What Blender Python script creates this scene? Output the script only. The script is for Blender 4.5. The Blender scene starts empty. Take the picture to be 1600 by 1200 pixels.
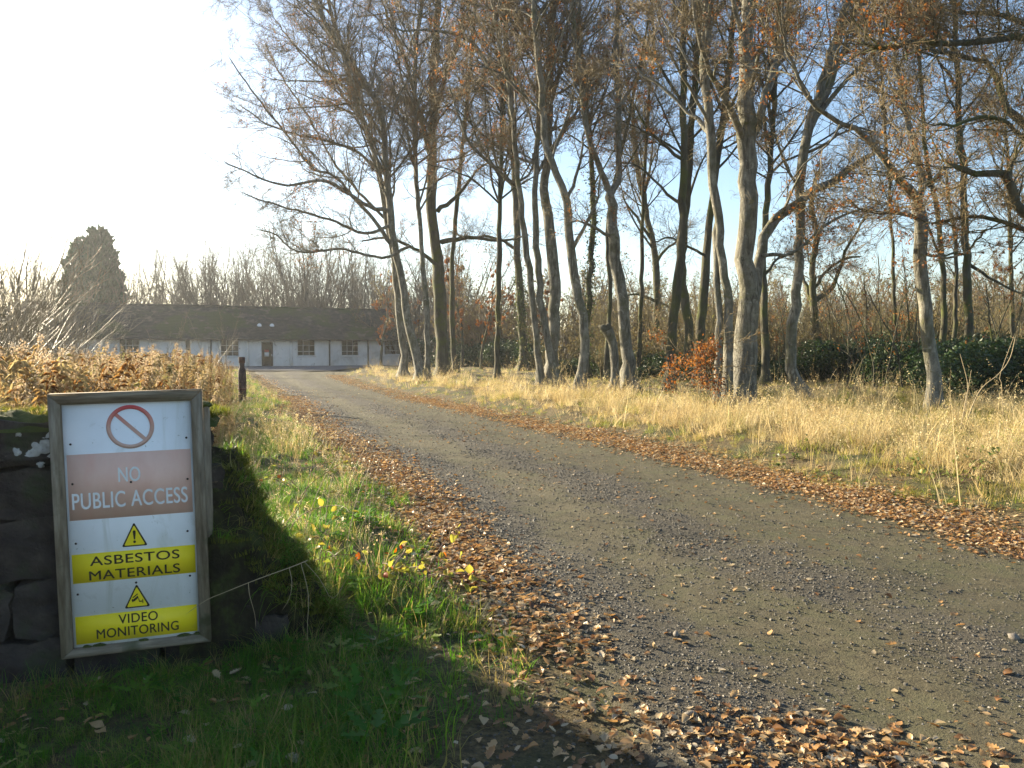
import bpy, bmesh, math
import numpy as np
from mathutils import Vector, Matrix

# ------------------------------------------------------------------ camera, sky, sun, exposure
SC = bpy.context.scene
COL = SC.collection
F_PX = 1250.0                      # focal length in pixels of the 1600 px wide photograph
PITCH = math.atan(57 / 1250)       # camera looks slightly down
EYE = np.array([0.0, 0.0, 1.6])
cam_data = bpy.data.cameras.new('camera')
cam_data.sensor_width = 36.0
cam_data.lens = 36.0 * F_PX / 1600
cam_data.clip_start = 0.05
cam_data.clip_end = 6000
cam = bpy.data.objects.new('camera', cam_data)
cam.location = EYE
cam.rotation_euler = (math.pi / 2 - PITCH, 0, 0)
COL.objects.link(cam)
SC.camera = cam

SUN_AZ = math.radians(53)          # to the left of the view axis
SUN_EL = math.radians(17)
world = bpy.data.worlds.new('World')
SC.world = world
world.use_nodes = True
wn = world.node_tree
sky = wn.nodes.new('ShaderNodeTexSky')
sky.sky_type = 'NISHITA'
sky.sun_disc = False
sky.sun_elevation = SUN_EL
sky.sun_rotation = -SUN_AZ
sky.altitude = 100
sky.air_density = 1.0
sky.dust_density = 1.1
sky.ozone_density = 2.0
wn.links.new(sky.outputs[0], wn.nodes['Background'].inputs[0])
wn.nodes['Background'].inputs[1].default_value = 0.07

to_sun = Vector((-math.sin(SUN_AZ) * math.cos(SUN_EL), math.cos(SUN_AZ) * math.cos(SUN_EL), math.sin(SUN_EL)))
sun_data = bpy.data.lights.new('sun', 'SUN')
sun_data.energy = 5.0
sun_data.angle = math.radians(0.5)
sun_data.color = (1.0, 0.86, 0.62)
sun = bpy.data.objects.new('sun', sun_data)
sun.rotation_euler = to_sun.to_track_quat('Z', 'Y').to_euler()
sun.location = (-40, 30, 30)
COL.objects.link(sun)

SC.view_settings.view_transform = 'Standard'
SC.view_settings.look = 'None'
SC.view_settings.exposure = 2.0
SC.view_settings.gamma = 1.0
SC.view_settings.use_curve_mapping = False
SC.render.engine = 'CYCLES'
cy = SC.cycles
cy.use_denoising = True
cy.max_bounces = 6
cy.diffuse_bounces = 3
cy.glossy_bounces = 2
cy.transmission_bounces = 4
cy.transparent_max_bounces = 8
cy.volume_bounces = 0
cy.sample_clamp_indirect = 6.0

# ------------------------------------------------------------------ helpers
RNG = np.random.default_rng(7)

def nrm(v):
    return v / (np.linalg.norm(v, axis=-1, keepdims=True) + 1e-12)

def at(px, py, y):
    """the point of the photograph's pixel at distance y in front of the camera"""
    cx, cu = (px - 800) / F_PX, (600 - py) / F_PX
    r = np.array([cx, math.cos(PITCH) + math.sin(PITCH) * cu, -math.sin(PITCH) + math.cos(PITCH) * cu])
    return EYE + r * (y / r[1])

def project(P):
    d = P - EYE
    fw = d[..., 1] * math.cos(PITCH) - d[..., 2] * math.sin(PITCH)
    up = d[..., 1] * math.sin(PITCH) + d[..., 2] * math.cos(PITCH)
    fw = np.where(np.abs(fw) < 1e-6, 1e-6, fw)
    return 800 + F_PX * d[..., 0] / fw, 600 - F_PX * up / fw, fw

def in_view(P, m=140):
    x, y, fw = project(P)
    return (fw > 0.3) & (x > -m) & (x < 1600 + m) & (y > -m) & (y < 1200 + m)

def sstep(a, b, x):
    t = np.clip((x - a) / (b - a), 0, 1)
    return t * t * (3 - 2 * t)

def lump(x, y, s=1.0, seed=0.0):
    """cheap smooth 2-D noise, about -1..1"""
    x = np.asarray(x) * s + seed * 1.7
    y = np.asarray(y) * s - seed * 2.3
    return (np.sin(x * 1.3 + 1.1 * np.sin(y * 0.9 + seed)) + np.sin(y * 1.7 + 1.3 * np.sin(x * 1.1)) +
            0.6 * np.sin(2.9 * x + 2.3 * y + 1.7 * np.sin(1.9 * y - x))) / 2.6

def mesh_data(name, V, quads=None, tris=None, smooth=False, attrs=None):
    V = np.asarray(V, dtype=np.float32).reshape(-1, 3)
    q = np.zeros((0, 4), np.int32) if quads is None else np.asarray(quads, np.int32).reshape(-1, 4)
    t = np.zeros((0, 3), np.int32) if tris is None else np.asarray(tris, np.int32).reshape(-1, 3)
    me = bpy.data.meshes.new(name)
    me.vertices.add(len(V))
    me.vertices.foreach_set('co', V.ravel())
    nl = q.size + t.size
    me.loops.add(nl)
    me.loops.foreach_set('vertex_index', np.concatenate([q.ravel(), t.ravel()]))
    npoly = len(q) + len(t)
    me.polygons.add(npoly)
    starts = np.concatenate([np.arange(len(q)) * 4, len(q) * 4 + np.arange(len(t)) * 3]).astype(np.int32)
    me.polygons.foreach_set('loop_start', starts)
    if smooth:
        me.polygons.foreach_set('use_smooth', np.ones(npoly, bool))
    if attrs:
        for k, a in attrs.items():
            at_ = me.attributes.new(k, 'FLOAT', 'POINT')
            at_.data.foreach_set('value', np.asarray(a, np.float32))
    me.update(calc_edges=True)
    return me

def tag(o, label=None, cat=None, group=None, kind=None):
    if label: o['label'] = label
    if cat: o['category'] = cat
    if group: o['group'] = group
    if kind: o['kind'] = kind
    return o

def link(name, me, mat=None, parent=None, loc=None, rot=None, link_to=None):
    o = bpy.data.objects.new(name, me)
    if mat is not None:
        if not len(me.materials):
            me.materials.append(mat)
    (link_to or COL).objects.link(o)
    if parent is not None: o.parent = parent
    if loc is not None: o.location = loc
    if rot is not None: o.rotation_euler = rot
    return o

def empty(name, loc=(0, 0, 0), rot=(0, 0, 0)):
    o = bpy.data.objects.new(name, None)
    o.empty_display_size = 0.2
    o.location = loc
    o.rotation_euler = rot
    COL.objects.link(o)
    return o

def copy_tree(o, parent=None):
    c = o.copy()
    COL.objects.link(c)
    c.parent = parent
    for ch in list(o.children):
        copy_tree(ch, c)
    return c

class Acc:
    """collects pieces of one mesh"""
    def __init__(self): self.V, self.Q, self.T, self.A, self.n = [], [], [], [], 0
    def add(self, V, Q=None, T=None, a=0.0):
        V = np.asarray(V, float).reshape(-1, 3)
        self.V.append(V)
        self.A.append(np.full(len(V), a, float) if np.isscalar(a) else np.asarray(a, float))
        if Q is not None and len(Q): self.Q.append(np.asarray(Q).reshape(-1, 4) + self.n)
        if T is not None and len(T): self.T.append(np.asarray(T).reshape(-1, 3) + self.n)
        self.n += len(V)
        return self
    def box(self, x0, x1, y0, y1, z0, z1, M=None):
        V = np.array([[x, y, z] for x in (x0, x1) for y in (y0, y1) for z in (z0, z1)], float)
        if M is not None: V = V @ np.array(M.to_3x3()).T + np.array(M.translation)
        Q = [[0, 1, 3, 2], [4, 6, 7, 5], [0, 4, 5, 1], [2, 3, 7, 6], [0, 2, 6, 4], [1, 5, 7, 3]]
        return self.add(V, Q)
    def data(self, name, smooth=False):
        V = np.concatenate(self.V)
        return mesh_data(name, V, np.concatenate(self.Q) if self.Q else None, np.concatenate(self.T) if self.T else None,
                         smooth, {'rnd': np.concatenate(self.A)})
    def build(self, name, mat, parent=None, smooth=False, loc=None, rot=None):
        return link(name, self.data(name, smooth), mat, parent, loc, rot)

def tubes(P, R, S=3, pointy=True):
    """B polylines of N points -> tapered tubes; returns V, quads, tris"""
    B, N, _ = P.shape
    T = nrm(np.gradient(P, axis=1))
    D = nrm(P[:, -1] - P[:, 0])
    ref = np.where(np.abs(D[:, 2:3]) < 0.8, np.array([[0, 0, 1.0]]), np.array([[1.0, 0.13, 0]]))
    U = nrm(np.cross(T, ref[:, None, :]))
    W = np.cross(T, U)
    a = np.arange(S) * 2 * math.pi / S
    nr = N - 1 if pointy else N
    ring = (P[:, :nr, None, :] + R[:, :nr, None, None] * (np.cos(a)[None, None, :, None] * U[:, :nr, None, :] +
                                                         np.sin(a)[None, None, :, None] * W[:, :nr, None, :]))
    V = ring.reshape(-1, 3)
    idx = np.arange(B * nr * S).reshape(B, nr, S)
    i0 = idx[:, :-1, :]; i1 = idx[:, 1:, :]
    Q = np.stack([i0, np.roll(i0, -1, 2), np.roll(i1, -1, 2), i1], -1).reshape(-1, 4)
    Tt = None
    if pointy:
        tip = np.arange(B) + len(V)
        V = np.concatenate([V, P[:, -1]])
        l = idx[:, -1, :]
        Tt = np.stack([l, np.roll(l, -1, 1), np.repeat(tip[:, None], S, 1)], -1).reshape(-1, 3)
    return V, Q, Tt

def smooth_path(pts, n):
    pts = np.asarray(pts, float)
    if len(pts) == 2:
        return pts[0] + (pts[1] - pts[0]) * np.linspace(0, 1, n)[:, None]
    seg = np.linalg.norm(np.diff(pts[:, :3], axis=0), axis=1)
    t = np.concatenate([[0], np.cumsum(seg)])
    p = np.concatenate([[2 * pts[0] - pts[1]], pts, [2 * pts[-1] - pts[-2]]])
    out = []
    for s in np.linspace(0, t[-1], n):
        i = min(np.searchsorted(t, s, side='right') - 1, len(pts) - 2)
        u = (s - t[i]) / max(t[i + 1] - t[i], 1e-9)
        a, b, c, d = p[i], p[i + 1], p[i + 2], p[i + 3]
        out.append(0.5 * ((2 * b) + (-a + c) * u + (2 * a - 5 * b + 4 * c - d) * u * u + (-a + 3 * b - 3 * c + d) * u ** 3))
    return np.array(out)

def spawn(rng, P, R, dens, t0, t1, ang, lfac, lmin, lmax, N, up, wig, rr, bias=None, flat=0.0):
    """children of B parent polylines: returns (P, R) of the new batch"""
    B, Np, _ = P.shape
    L = np.linalg.norm(np.diff(P, axis=1), axis=2).sum(1)
    cnt = np.maximum(1, rng.poisson(dens * L * (t1 - t0)))
    pi = np.repeat(np.arange(B), cnt)
    K = len(pi)
    t = t0 + (t1 - t0) * rng.random(K)
    f = t * (Np - 1)
    i = np.minimum(f.astype(int), Np - 2)
    u = (f - i)[:, None]
    o = P[pi, i] * (1 - u) + P[pi, i + 1] * u
    tg = nrm(P[pi, i + 1] - P[pi, i])
    r = R[pi, i] * (1 - u[:, 0]) + R[pi, i + 1] * u[:, 0]
    rnd = rng.normal(size=(K, 3))
    if bias is not None: rnd = rnd + bias
    rnd[:, 2] *= (1 - flat)
    perp = nrm(rnd - (rnd * tg).sum(1, keepdims=True) * tg)
    an = np.radians(rng.uniform(ang[0], ang[1], K))[:, None]
    d = nrm(np.cos(an) * tg + np.sin(an) * perp)
    ln = np.clip(lfac * L[pi] * (1.05 - 0.65 * t) * rng.uniform(0.6, 1.25, K), lmin, lmax)
    C = np.zeros((K, N, 3)); C[:, 0] = o
    st = (ln / (N - 1))[:, None]
    for k in range(1, N):
        d = nrm(d + rng.normal(size=(K, 3)) * wig + np.array([0, 0, up]))
        C[:, k] = C[:, k - 1] + d * st
    r0 = np.minimum(r * rr, 0.006 + ln * 0.011)
    RR = r0[:, None] * np.linspace(1, 0.3, N)[None]
    return C, RR

# ------------------------------------------------------------------ materials
def new_mat(name):
    m = bpy.data.materials.new(name)
    m.use_nodes = True
    nt = m.node_tree
    nt.nodes.clear()
    out = nt.nodes.new('ShaderNodeOutputMaterial')
    return m, nt, out

def N_(nt, t, **k):
    n = nt.nodes.new(t)
    for a, b in k.items():
        if a.startswith('i_'):
            n.inputs[a[2:].replace('_', ' ')].default_value = b
        else:
            setattr(n, a, b)
    return n

def ramp(nt, fac, stops):
    r = nt.nodes.new('ShaderNodeValToRGB')
    e = r.color_ramp.elements
    while len(e) < len(stops): e.new(0.5)
    for el, (p, c) in zip(e, stops):
        el.position = p
        el.color = (*c, 1) if len(c) == 3 else c
    nt.links.new(fac, r.inputs[0])
    return r

def noise(nt, scale, detail=4, rough=0.6, coord='Object', stretch=None):
    tc = nt.nodes.new('ShaderNodeTexCoord')
    v = tc.outputs[coord]
    if stretch:
        mp = nt.nodes.new('ShaderNodeMapping')
        mp.inputs['Scale'].default_value = stretch
        nt.links.new(v, mp.inputs[0]); v = mp.outputs[0]
    n = nt.nodes.new('ShaderNodeTexNoise')
    n.inputs['Scale'].default_value = scale
    n.inputs['Detail'].default_value = detail
    n.inputs['Roughness'].default_value = rough
    nt.links.new(v, n.inputs['Vector'])
    return n

def mixc(nt, fac, a, b):
    m = nt.nodes.new('ShaderNodeMix')
    m.data_type = 'RGBA'
    for s, v in ((0, fac), (6, a), (7, b)):
        if hasattr(v, 'is_linked') or hasattr(v, 'links'):
            nt.links.new(v, m.inputs[s])
        else:
            m.inputs[s].default_value = (*v, 1) if isinstance(v, tuple) else v
    return m.outputs[2]

def surf_mat(name, stops, scale=5, detail=5, bump=0.3, bscale=20, rough=0.85, stretch=None, coord='Object', bdist=0.02, spec=0.3, over=None):
    """noise-coloured surface; over = list of (scale, lo, hi, colour) patches laid over it"""
    m, nt, out = new_mat(name)
    n = noise(nt, scale, detail, 0.62, coord, stretch)
    c = ramp(nt, n.outputs[0], stops).outputs[0]
    for i, ov in enumerate(over or []):
        s, lo, hi, colr = ov[:4]
        n2 = noise(nt, s, 4, 0.6, coord, ov[4] if len(ov) > 4 else None)
        n2.inputs['Distortion'].default_value = 0.4 * (i + 1)
        f = ramp(nt, n2.outputs[0], [(lo, (0, 0, 0)), (hi, (1, 1, 1))]).outputs[0]
        c = mixc(nt, f, c, colr)
    p = N_(nt, 'ShaderNodeBsdfPrincipled')
    p.inputs['Roughness'].default_value = rough
    p.inputs['Specular IOR Level'].default_value = spec
    nt.links.new(c, p.inputs['Base Color'])
    nb = noise(nt, bscale, 6, 0.65, coord, stretch)
    b = N_(nt, 'ShaderNodeBump')
    b.inputs['Strength'].default_value = bump
    b.inputs['Distance'].default_value = bdist
    nt.links.new(nb.outputs[0], b.inputs['Height'])
    nt.links.new(b.outputs[0], p.inputs['Normal'])
    nt.links.new(p.outputs[0], out.inputs[0])
    return m

def leaf_mat(name, stops, trans=0.45, rough=0.6, source='object', tint=1.25):
    """thin leaf: diffuse + light coming through it; colour picked per instance or per face group"""
    m, nt, out = new_mat(name)
    if source == 'object':
        src = N_(nt, 'ShaderNodeObjectInfo').outputs['Random']
    else:
        a = N_(nt, 'ShaderNodeAttribute'); a.attribute_name = 'rnd'
        src = a.outputs['Fac']
    c = ramp(nt, src, stops).outputs[0]
    p = N_(nt, 'ShaderNodeBsdfPrincipled')
    p.inputs['Roughness'].default_value = rough
    p.inputs['Specular IOR Level'].default_value = 0.25
    nt.links.new(c, p.inputs['Base Color'])
    t = N_(nt, 'ShaderNodeBsdfTranslucent')
    g = N_(nt, 'ShaderNodeHueSaturation')
    g.inputs['Saturation'].default_value = 1.1
    g.inputs['Value'].default_value = tint
    nt.links.new(c, g.inputs['Color'])
    nt.links.new(g.outputs[0], t.inputs[0])
    mx = N_(nt, 'ShaderNodeMixShader')
    mx.inputs[0].default_value = trans
    nt.links.new(p.outputs[0], mx.inputs[1])
    nt.links.new(t.outputs[0], mx.inputs[2])
    nt.links.new(mx.outputs[0], out.inputs[0])
    return m

def plain(name, colr, rough=0.6, metal=0.0, spec=0.4):
    m, nt, out = new_mat(name)
    p = N_(nt, 'ShaderNodeBsdfPrincipled')
    p.inputs['Base Color'].default_value = (*colr, 1)
    p.inputs['Roughness'].default_value = rough
    p.inputs['Metallic'].default_value = metal
    p.inputs['Specular IOR Level'].default_value = spec
    nt.links.new(p.outputs[0], out.inputs[0])
    return m

M = {}
M['ground'] = surf_mat('ground_earth', [(0.3, (0.032, 0.024, 0.012)), (0.45, (0.085, 0.064, 0.028)), (0.58, (0.15, 0.112, 0.048)), (0.72, (0.23, 0.17, 0.08))], 26, 10, 1.0, 55, bdist=0.035,
                       over=[(1.6, 0.46, 0.62, (0.055, 0.062, 0.02)), (60, 0.6, 0.66, (0.02, 0.017, 0.012)), (34, 0.64, 0.70, (0.2, 0.13, 0.07))])
def road_mat():
    m, nt, out = new_mat('road_mud_gravel')
    at_ = N_(nt, 'ShaderNodeAttribute'); at_.attribute_name = 'rnd'
    n1 = noise(nt, 2.2, 8, 0.7); n2 = noise(nt, 45, 8, 0.7); n3 = noise(nt, 110, 4, 0.6); n4 = noise(nt, 11, 8, 0.65)
    mud = ramp(nt, n4.outputs[0], [(0.3, (0.046, 0.039, 0.021)), (0.5, (0.078, 0.066, 0.035)), (0.7, (0.118, 0.102, 0.057))]).outputs[0]
    moss = ramp(nt, n1.outputs[0], [(0.46, (0, 0, 0)), (0.66, (0.75, 0.75, 0.75))]).outputs[0]
    mud = mixc(nt, moss, mud, (0.075, 0.076, 0.032))
    grav = ramp(nt, n2.outputs[0], [(0.35, (0.028, 0.024, 0.017)), (0.5, (0.066, 0.057, 0.04)), (0.62, (0.105, 0.09, 0.064)), (0.72, (0.18, 0.16, 0.12))]).outputs[0]
    ma = N_(nt, 'ShaderNodeMath', operation='MULTIPLY_ADD'); ma.inputs[1].default_value = 1.6
    ms = N_(nt, 'ShaderNodeMath', operation='SUBTRACT'); ms.inputs[1].default_value = 0.8
    nt.links.new(n4.outputs[0], ma.inputs[0]); nt.links.new(at_.outputs['Fac'], ma.inputs[2]); nt.links.new(ma.outputs[0], ms.inputs[0])
    f = ramp(nt, ms.outputs[0], [(0.3, (0, 0, 0)), (0.62, (1, 1, 1))]).outputs[0]
    c = mixc(nt, f, mud, grav)
    sp = ramp(nt, n3.outputs[0], [(0.62, (0, 0, 0)), (0.67, (1, 1, 1))]).outputs[0]
    c = mixc(nt, sp, c, (0.028, 0.027, 0.026))
    p = N_(nt, 'ShaderNodeBsdfPrincipled'); p.inputs['Roughness'].default_value = 0.8; p.inputs['Specular IOR Level'].default_value = 0.3
    nt.links.new(c, p.inputs['Base Color'])
    ad = N_(nt, 'ShaderNodeMath', operation='MULTIPLY_ADD'); ad.inputs[1].default_value = 0.5
    nt.links.new(n3.outputs[0], ad.inputs[0]); nt.links.new(n2.outputs[0], ad.inputs[2])
    b = N_(nt, 'ShaderNodeBump'); b.inputs['Strength'].default_value = 0.9; b.inputs['Distance'].default_value = 0.022
    nt.links.new(ad.outputs[0], b.inputs['Height']); nt.links.new(b.outputs[0], p.inputs['Normal'])
    nt.links.new(p.outputs[0], out.inputs[0])
    return m
M['road'] = road_mat()
M['forecourt'] = surf_mat('asphalt', [(0.3, (0.05, 0.052, 0.056)), (0.7, (0.11, 0.11, 0.115))], 4, 6, 0.3, 60)
M['bark'] = surf_mat('beech_bark', [(0.28, (0.072, 0.067, 0.052)), (0.45, (0.155, 0.145, 0.115)), (0.6, (0.25, 0.235, 0.188)), (0.78, (0.38, 0.36, 0.295))],
                     7.0, 10, 1.0, 24, 0.85, stretch=(1, 1, 0.4), bdist=0.04,
                     over=[(1.3, 0.50, 0.68, (0.10, 0.10, 0.045)), (4.5, 0.60, 0.68, (0.30, 0.285, 0.235)), (13, 0.63, 0.72, (0.085, 0.075, 0.055)), (2.3, 0.60, 0.72, (0.12, 0.12, 0.045)), (6, 0.52, 0.66, (0.07, 0.064, 0.045), (1, 1, 0.12)), (22, 0.6, 0.68, (0.05, 0.045, 0.034), (0.5, 0.5, 1.6))])
M['bark_dark'] = surf_mat('oak_bark', [(0.3, (0.028, 0.026, 0.018)), (0.5, (0.075, 0.068, 0.045)), (0.75, (0.15, 0.135, 0.095))],
                          5.0, 8, 0.9, 18, 0.9, stretch=(1, 1, 0.25), bdist=0.05,
                          over=[(1.3, 0.47, 0.62, (0.075, 0.085, 0.022))])
M['twig'] = surf_mat('twig_bark', [(0.3, (0.085, 0.062, 0.03)), (0.7, (0.24, 0.18, 0.085))], 1.5, 3, 0, 10, 0.7)
M['twig_far'] = surf_mat('thicket_bark', [(0.3, (0.085, 0.07, 0.05)), (0.7, (0.17, 0.145, 0.105))], 0.6, 3, 0, 10, 0.85)
M['twig_red'] = surf_mat('scrub_bark', [(0.3, (0.11, 0.08, 0.048)), (0.7, (0.22, 0.165, 0.10))], 0.6, 3, 0, 10, 0.85)
M['copper'] = leaf_mat('copper_leaves', [(0.0, (0.13, 0.045, 0.017)), (0.5, (0.24, 0.095, 0.03)), (1.0, (0.34, 0.17, 0.06))], 0.45, source='attr')
M['tan_leaves'] = leaf_mat('tan_leaves', [(0.0, (0.12, 0.085, 0.04)), (0.5, (0.2, 0.15, 0.07)), (1.0, (0.17, 0.165, 0.06))], 0.4, source='attr')
M['litter'] = leaf_mat('fallen_leaves', [(0.0, (0.12, 0.065, 0.033)), (0.2, (0.27, 0.14, 0.06)), (0.48, (0.43, 0.25, 0.105)), (0.72, (0.5, 0.345, 0.18)), (0.9, (0.46, 0.36, 0.22)), (1.0, (0.52, 0.44, 0.32))], 0.28, 0.36)
M['straw'] = leaf_mat('dry_grass', [(0.0, (0.34, 0.25, 0.12)), (0.5, (0.52, 0.41, 0.22)), (0.85, (0.62, 0.52, 0.31)), (1.0, (0.33, 0.31, 0.11))], 0.45, 0.42)
M['straw2'] = leaf_mat('brown_stalks', [(0.0, (0.24, 0.14, 0.06)), (0.5, (0.38, 0.27, 0.13)), (1.0, (0.5, 0.4, 0.22))], 0.4, 0.5)
M['mixgrass'] = leaf_mat('verge_grass', [(0.0, (0.10, 0.14, 0.025)), (0.4, (0.19, 0.2, 0.045)), (0.7, (0.30, 0.25, 0.09)), (1.0, (0.42, 0.32, 0.14))], 0.55, 0.5, tint=1.5)
M['green'] = leaf_mat('green_grass', [(0.0, (0.05, 0.14, 0.018)), (0.6, (0.10, 0.215, 0.026)), (0.9, (0.17, 0.25, 0.04)), (1.0, (0.3, 0.27, 0.11))], 0.55, 0.45, tint=1.6)
M['herb'] = leaf_mat('withered_herb', [(0.0, (0.13, 0.055, 0.02)), (0.15, (0.27, 0.14, 0.05)), (0.45, (0.36, 0.26, 0.12)), (0.85, (0.42, 0.34, 0.18)), (1.0, (0.27, 0.26, 0.09))], 0.5, 0.6)
M['fluff'] = leaf_mat('seed_fluff', [(0.0, (0.34, 0.25, 0.16)), (1.0, (0.46, 0.37, 0.26))], 0.5, 0.9)
M['pebble'] = None
M['evergreen'] = leaf_mat('evergreen_leaves', [(0.0, (0.016, 0.034, 0.012)), (0.6, (0.035, 0.065, 0.02)), (1.0, (0.085, 0.11, 0.032))], 0.2, 0.4, source='attr')
M['conifer'] = leaf_mat('cypress_sprays', [(0.0, (0.010, 0.034, 0.014)), (0.7, (0.02, 0.062, 0.026)), (1.0, (0.04, 0.085, 0.035))], 0.12, 0.6, source='attr')
M['ivy'] = leaf_mat('ivy_leaves', [(0.0, (0.03, 0.05, 0.014)), (1.0, (0.10, 0.13, 0.035))], 0.3, 0.4, source='attr')
M['mosstuft'] = leaf_mat('moss_fronds', [(0.0, (0.06, 0.075, 0.012)), (1.0, (0.16, 0.17, 0.03))], 0.4, 0.8)
M['moss'] = surf_mat('moss_cushion', [(0.3, (0.03, 0.038, 0.01)), (0.55, (0.075, 0.095, 0.02)), (0.8, (0.15, 0.16, 0.04))], 9, 8, 1.0, 70, 0.95, bdist=0.03)
M['bankmoss'] = surf_mat('mossy_rubble', [(0.3, (0.018, 0.014, 0.009)), (0.5, (0.04, 0.034, 0.016)), (0.62, (0.065, 0.075, 0.02)), (0.8, (0.10, 0.115, 0.03))], 6, 9, 1.0, 45, 0.95, bdist=0.05)
M['stone'] = surf_mat('dark_sandstone', [(0.3, (0.022, 0.018, 0.015)), (0.55, (0.055, 0.044, 0.036)), (0.8, (0.11, 0.088, 0.072))], 5, 9, 1.0, 30, 0.9, bdist=0.03,
                      over=[(3.0, 0.55, 0.68, (0.04, 0.048, 0.02))])
M['lichen'] = surf_mat('pale_lichen', [(0.35, (0.30, 0.29, 0.27)), (0.7, (0.52, 0.51, 0.48))], 40, 6, 0.8, 120, 0.95, bdist=0.01)

# pebbles: grey to brown stones, one tone per stone
def pebble_mat():
    m, nt, out = new_mat('gravel_stone')
    r = N_(nt, 'ShaderNodeObjectInfo').outputs['Random']
    c = ramp(nt, r, [(0, (0.034, 0.03, 0.022)), (0.45, (0.078, 0.068, 0.05)), (0.85, (0.118, 0.1, 0.072)), (0.985, (0.17, 0.155, 0.13)), (1, (0.3, 0.28, 0.25))]).outputs[0]
    p = N_(nt, 'ShaderNodeBsdfPrincipled')
    p.inputs['Roughness'].default_value = 0.6
    nt.links.new(c, p.inputs['Base Color'])
    nt.links.new(p.outputs[0], out.inputs[0])
    return m
M['pebble'] = pebble_mat()

# ------------------------------------------------------------------ ground, road
YL = np.array([-6, 0, 3.04, 4.0, 4.8, 5.93, 8.8, 13.6, 26, 35, 47.6, 56])
XL = np.array([1.2, 0.95, 0.68, 0.51, 0.27, -0.1, -0.85, -2.6, -6.9, -10.4, -15.0, -18.0])
YR = np.array([-6, 0, 5.9, 8.1, 10.2, 13.6, 17.9, 23, 29.9, 42.5, 56])
XR = np.array([6.2, 5.2, 3.8, 3.2, 2.4, 1.1, -0.7, -2.8, -5.5, -9.9, -12.5])
# the same edges as smooth curves
_yy = np.linspace(-6, 56, 400)
def _sm(y, x):
    v = np.interp(_yy, y, x)
    k = np.hanning(25); k /= k.sum()
    return np.convolve(np.pad(v, 12, mode='reflect', reflect_type='odd'), k, 'valid')
_xl, _xr = _sm(YL, XL), _sm(YR, XR)
def xl(y): return np.interp(y, _yy, _xl)
def xr(y): return np.interp(y, _yy, _xr)

WALL_U = nrm(np.array([0.6476, 0.2091, 0.0]))[0:3]
WALL_O = np.array([-2.16, 3.75, 0.0])          # foot of the sign's left edge, on the wall's face
WALL_N = np.array([WALL_U[1], -WALL_U[0], 0])  # towards the camera

def height(x, y):
    x = np.asarray(x, float); y = np.asarray(y, float)
    h = 0.03 * lump(x, y, 0.5, 1) + 0.012 * lump(x, y, 2.3, 2)
    road_in = (x > xl(y)) & (x < xr(y))
    sr = x - xr(y)
    sl = xl(y) - x
    h = h + (0.20 + 0.09 * lump(x, y, 1.6, 3)) * sstep(0.9, 2.3, sr) * sstep(-2, 4, 60 - y)
    bank = sstep(0.35, 1.5, sl) * sstep(4.0, 5.2, y)
    h = h + (0.22 + 0.06 * lump(x, y, 1.3, 5)) * bank * sstep(-6, 0, 48 - y)
    h = h + 5.5 * sstep(75, 190, y) * (0.6 + 0.4 * np.tanh(x / 60)) + 0.02 * np.maximum(0, y - 190)
    return h * np.where(road_in, 0.35, 1.0)

def grid_mesh(name, xs, ys, hf):
    X, Y = np.meshgrid(xs, ys)
    Z = hf(X, Y)
    V = np.stack([X, Y, Z], -1).reshape(-1, 3)
    i = np.arange(len(V)).reshape(len(ys), len(xs))
    Q = np.stack([i[:-1, :-1], i[:-1, 1:], i[1:, 1:], i[1:, :-1]], -1).reshape(-1, 4)
    return mesh_data(name, V, Q, None, True)

u = np.linspace(-1, 1, 301)
gx = 4.0 * np.sinh(u * 6.6) * 0.55
v = np.linspace(0, 1, 320)
gy = -8 + 10 * (np.exp(v * 4.9) - 1)
def ground_h(X, Y):
    inside = sstep(0.12, 0.35, X - xl(Y)) * sstep(0.12, 0.35, xr(Y) - X) * (Y < 55)
    return height(X, Y) - 0.07 * inside
ground = tag(link('ground', grid_mesh('ground', gx, gy, ground_h), M['ground']), 'brown earth and rough turf around the track', 'ground', None, 'structure')

# road: a sheet following the ground, with ruts and a soft crown
ry = -5 + 60.5 * (np.linspace(0, 1, 420) ** 1.7)
rt = np.linspace(0, 1, 60)
RV = []
for y in ry:
    w0 = xl(y) - 0.25 + 0.10 * lump(y, 3.0, 2.4, 9)
    w1 = xr(y) + 0.35 + 0.12 * lump(y, 7.0, 2.0, 4)
    x = w0 + (w1 - w0) * rt
    edge = np.minimum(rt, 1 - rt)
    z = height(x, np.full_like(x, y)) + 0.012 + 0.03 * sstep(0, 0.5, edge)
    z = z - 0.022 * (np.exp(-((rt - 0.27) / 0.09) ** 2) + np.exp(-((rt - 0.72) / 0.09) ** 2))
    z = z + 0.010 * lump(x, y, 2.6, 11) + 0.005 * lump(x, y, 7.5, 12)
    z = np.where((rt < 0.02) | (rt > 0.98), z - 0.04, z)
    RV.append(np.stack([x, np.full_like(x, y), z], -1))
RV = np.array(RV)
def road_z(x, y):
    t = np.clip((x - xl(y) + 0.25) / (xr(y) - xl(y) + 0.6), 0, 1)
    z = height(x, y) + 0.012 + 0.03 * sstep(0, 0.5, np.minimum(t, 1 - t))
    z = z - 0.022 * (np.exp(-((t - 0.27) / 0.09) ** 2) + np.exp(-((t - 0.72) / 0.09) ** 2))
    return z + 0.010 * lump(x, y, 2.6, 11) + 0.005 * lump(x, y, 7.5, 12)
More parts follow.
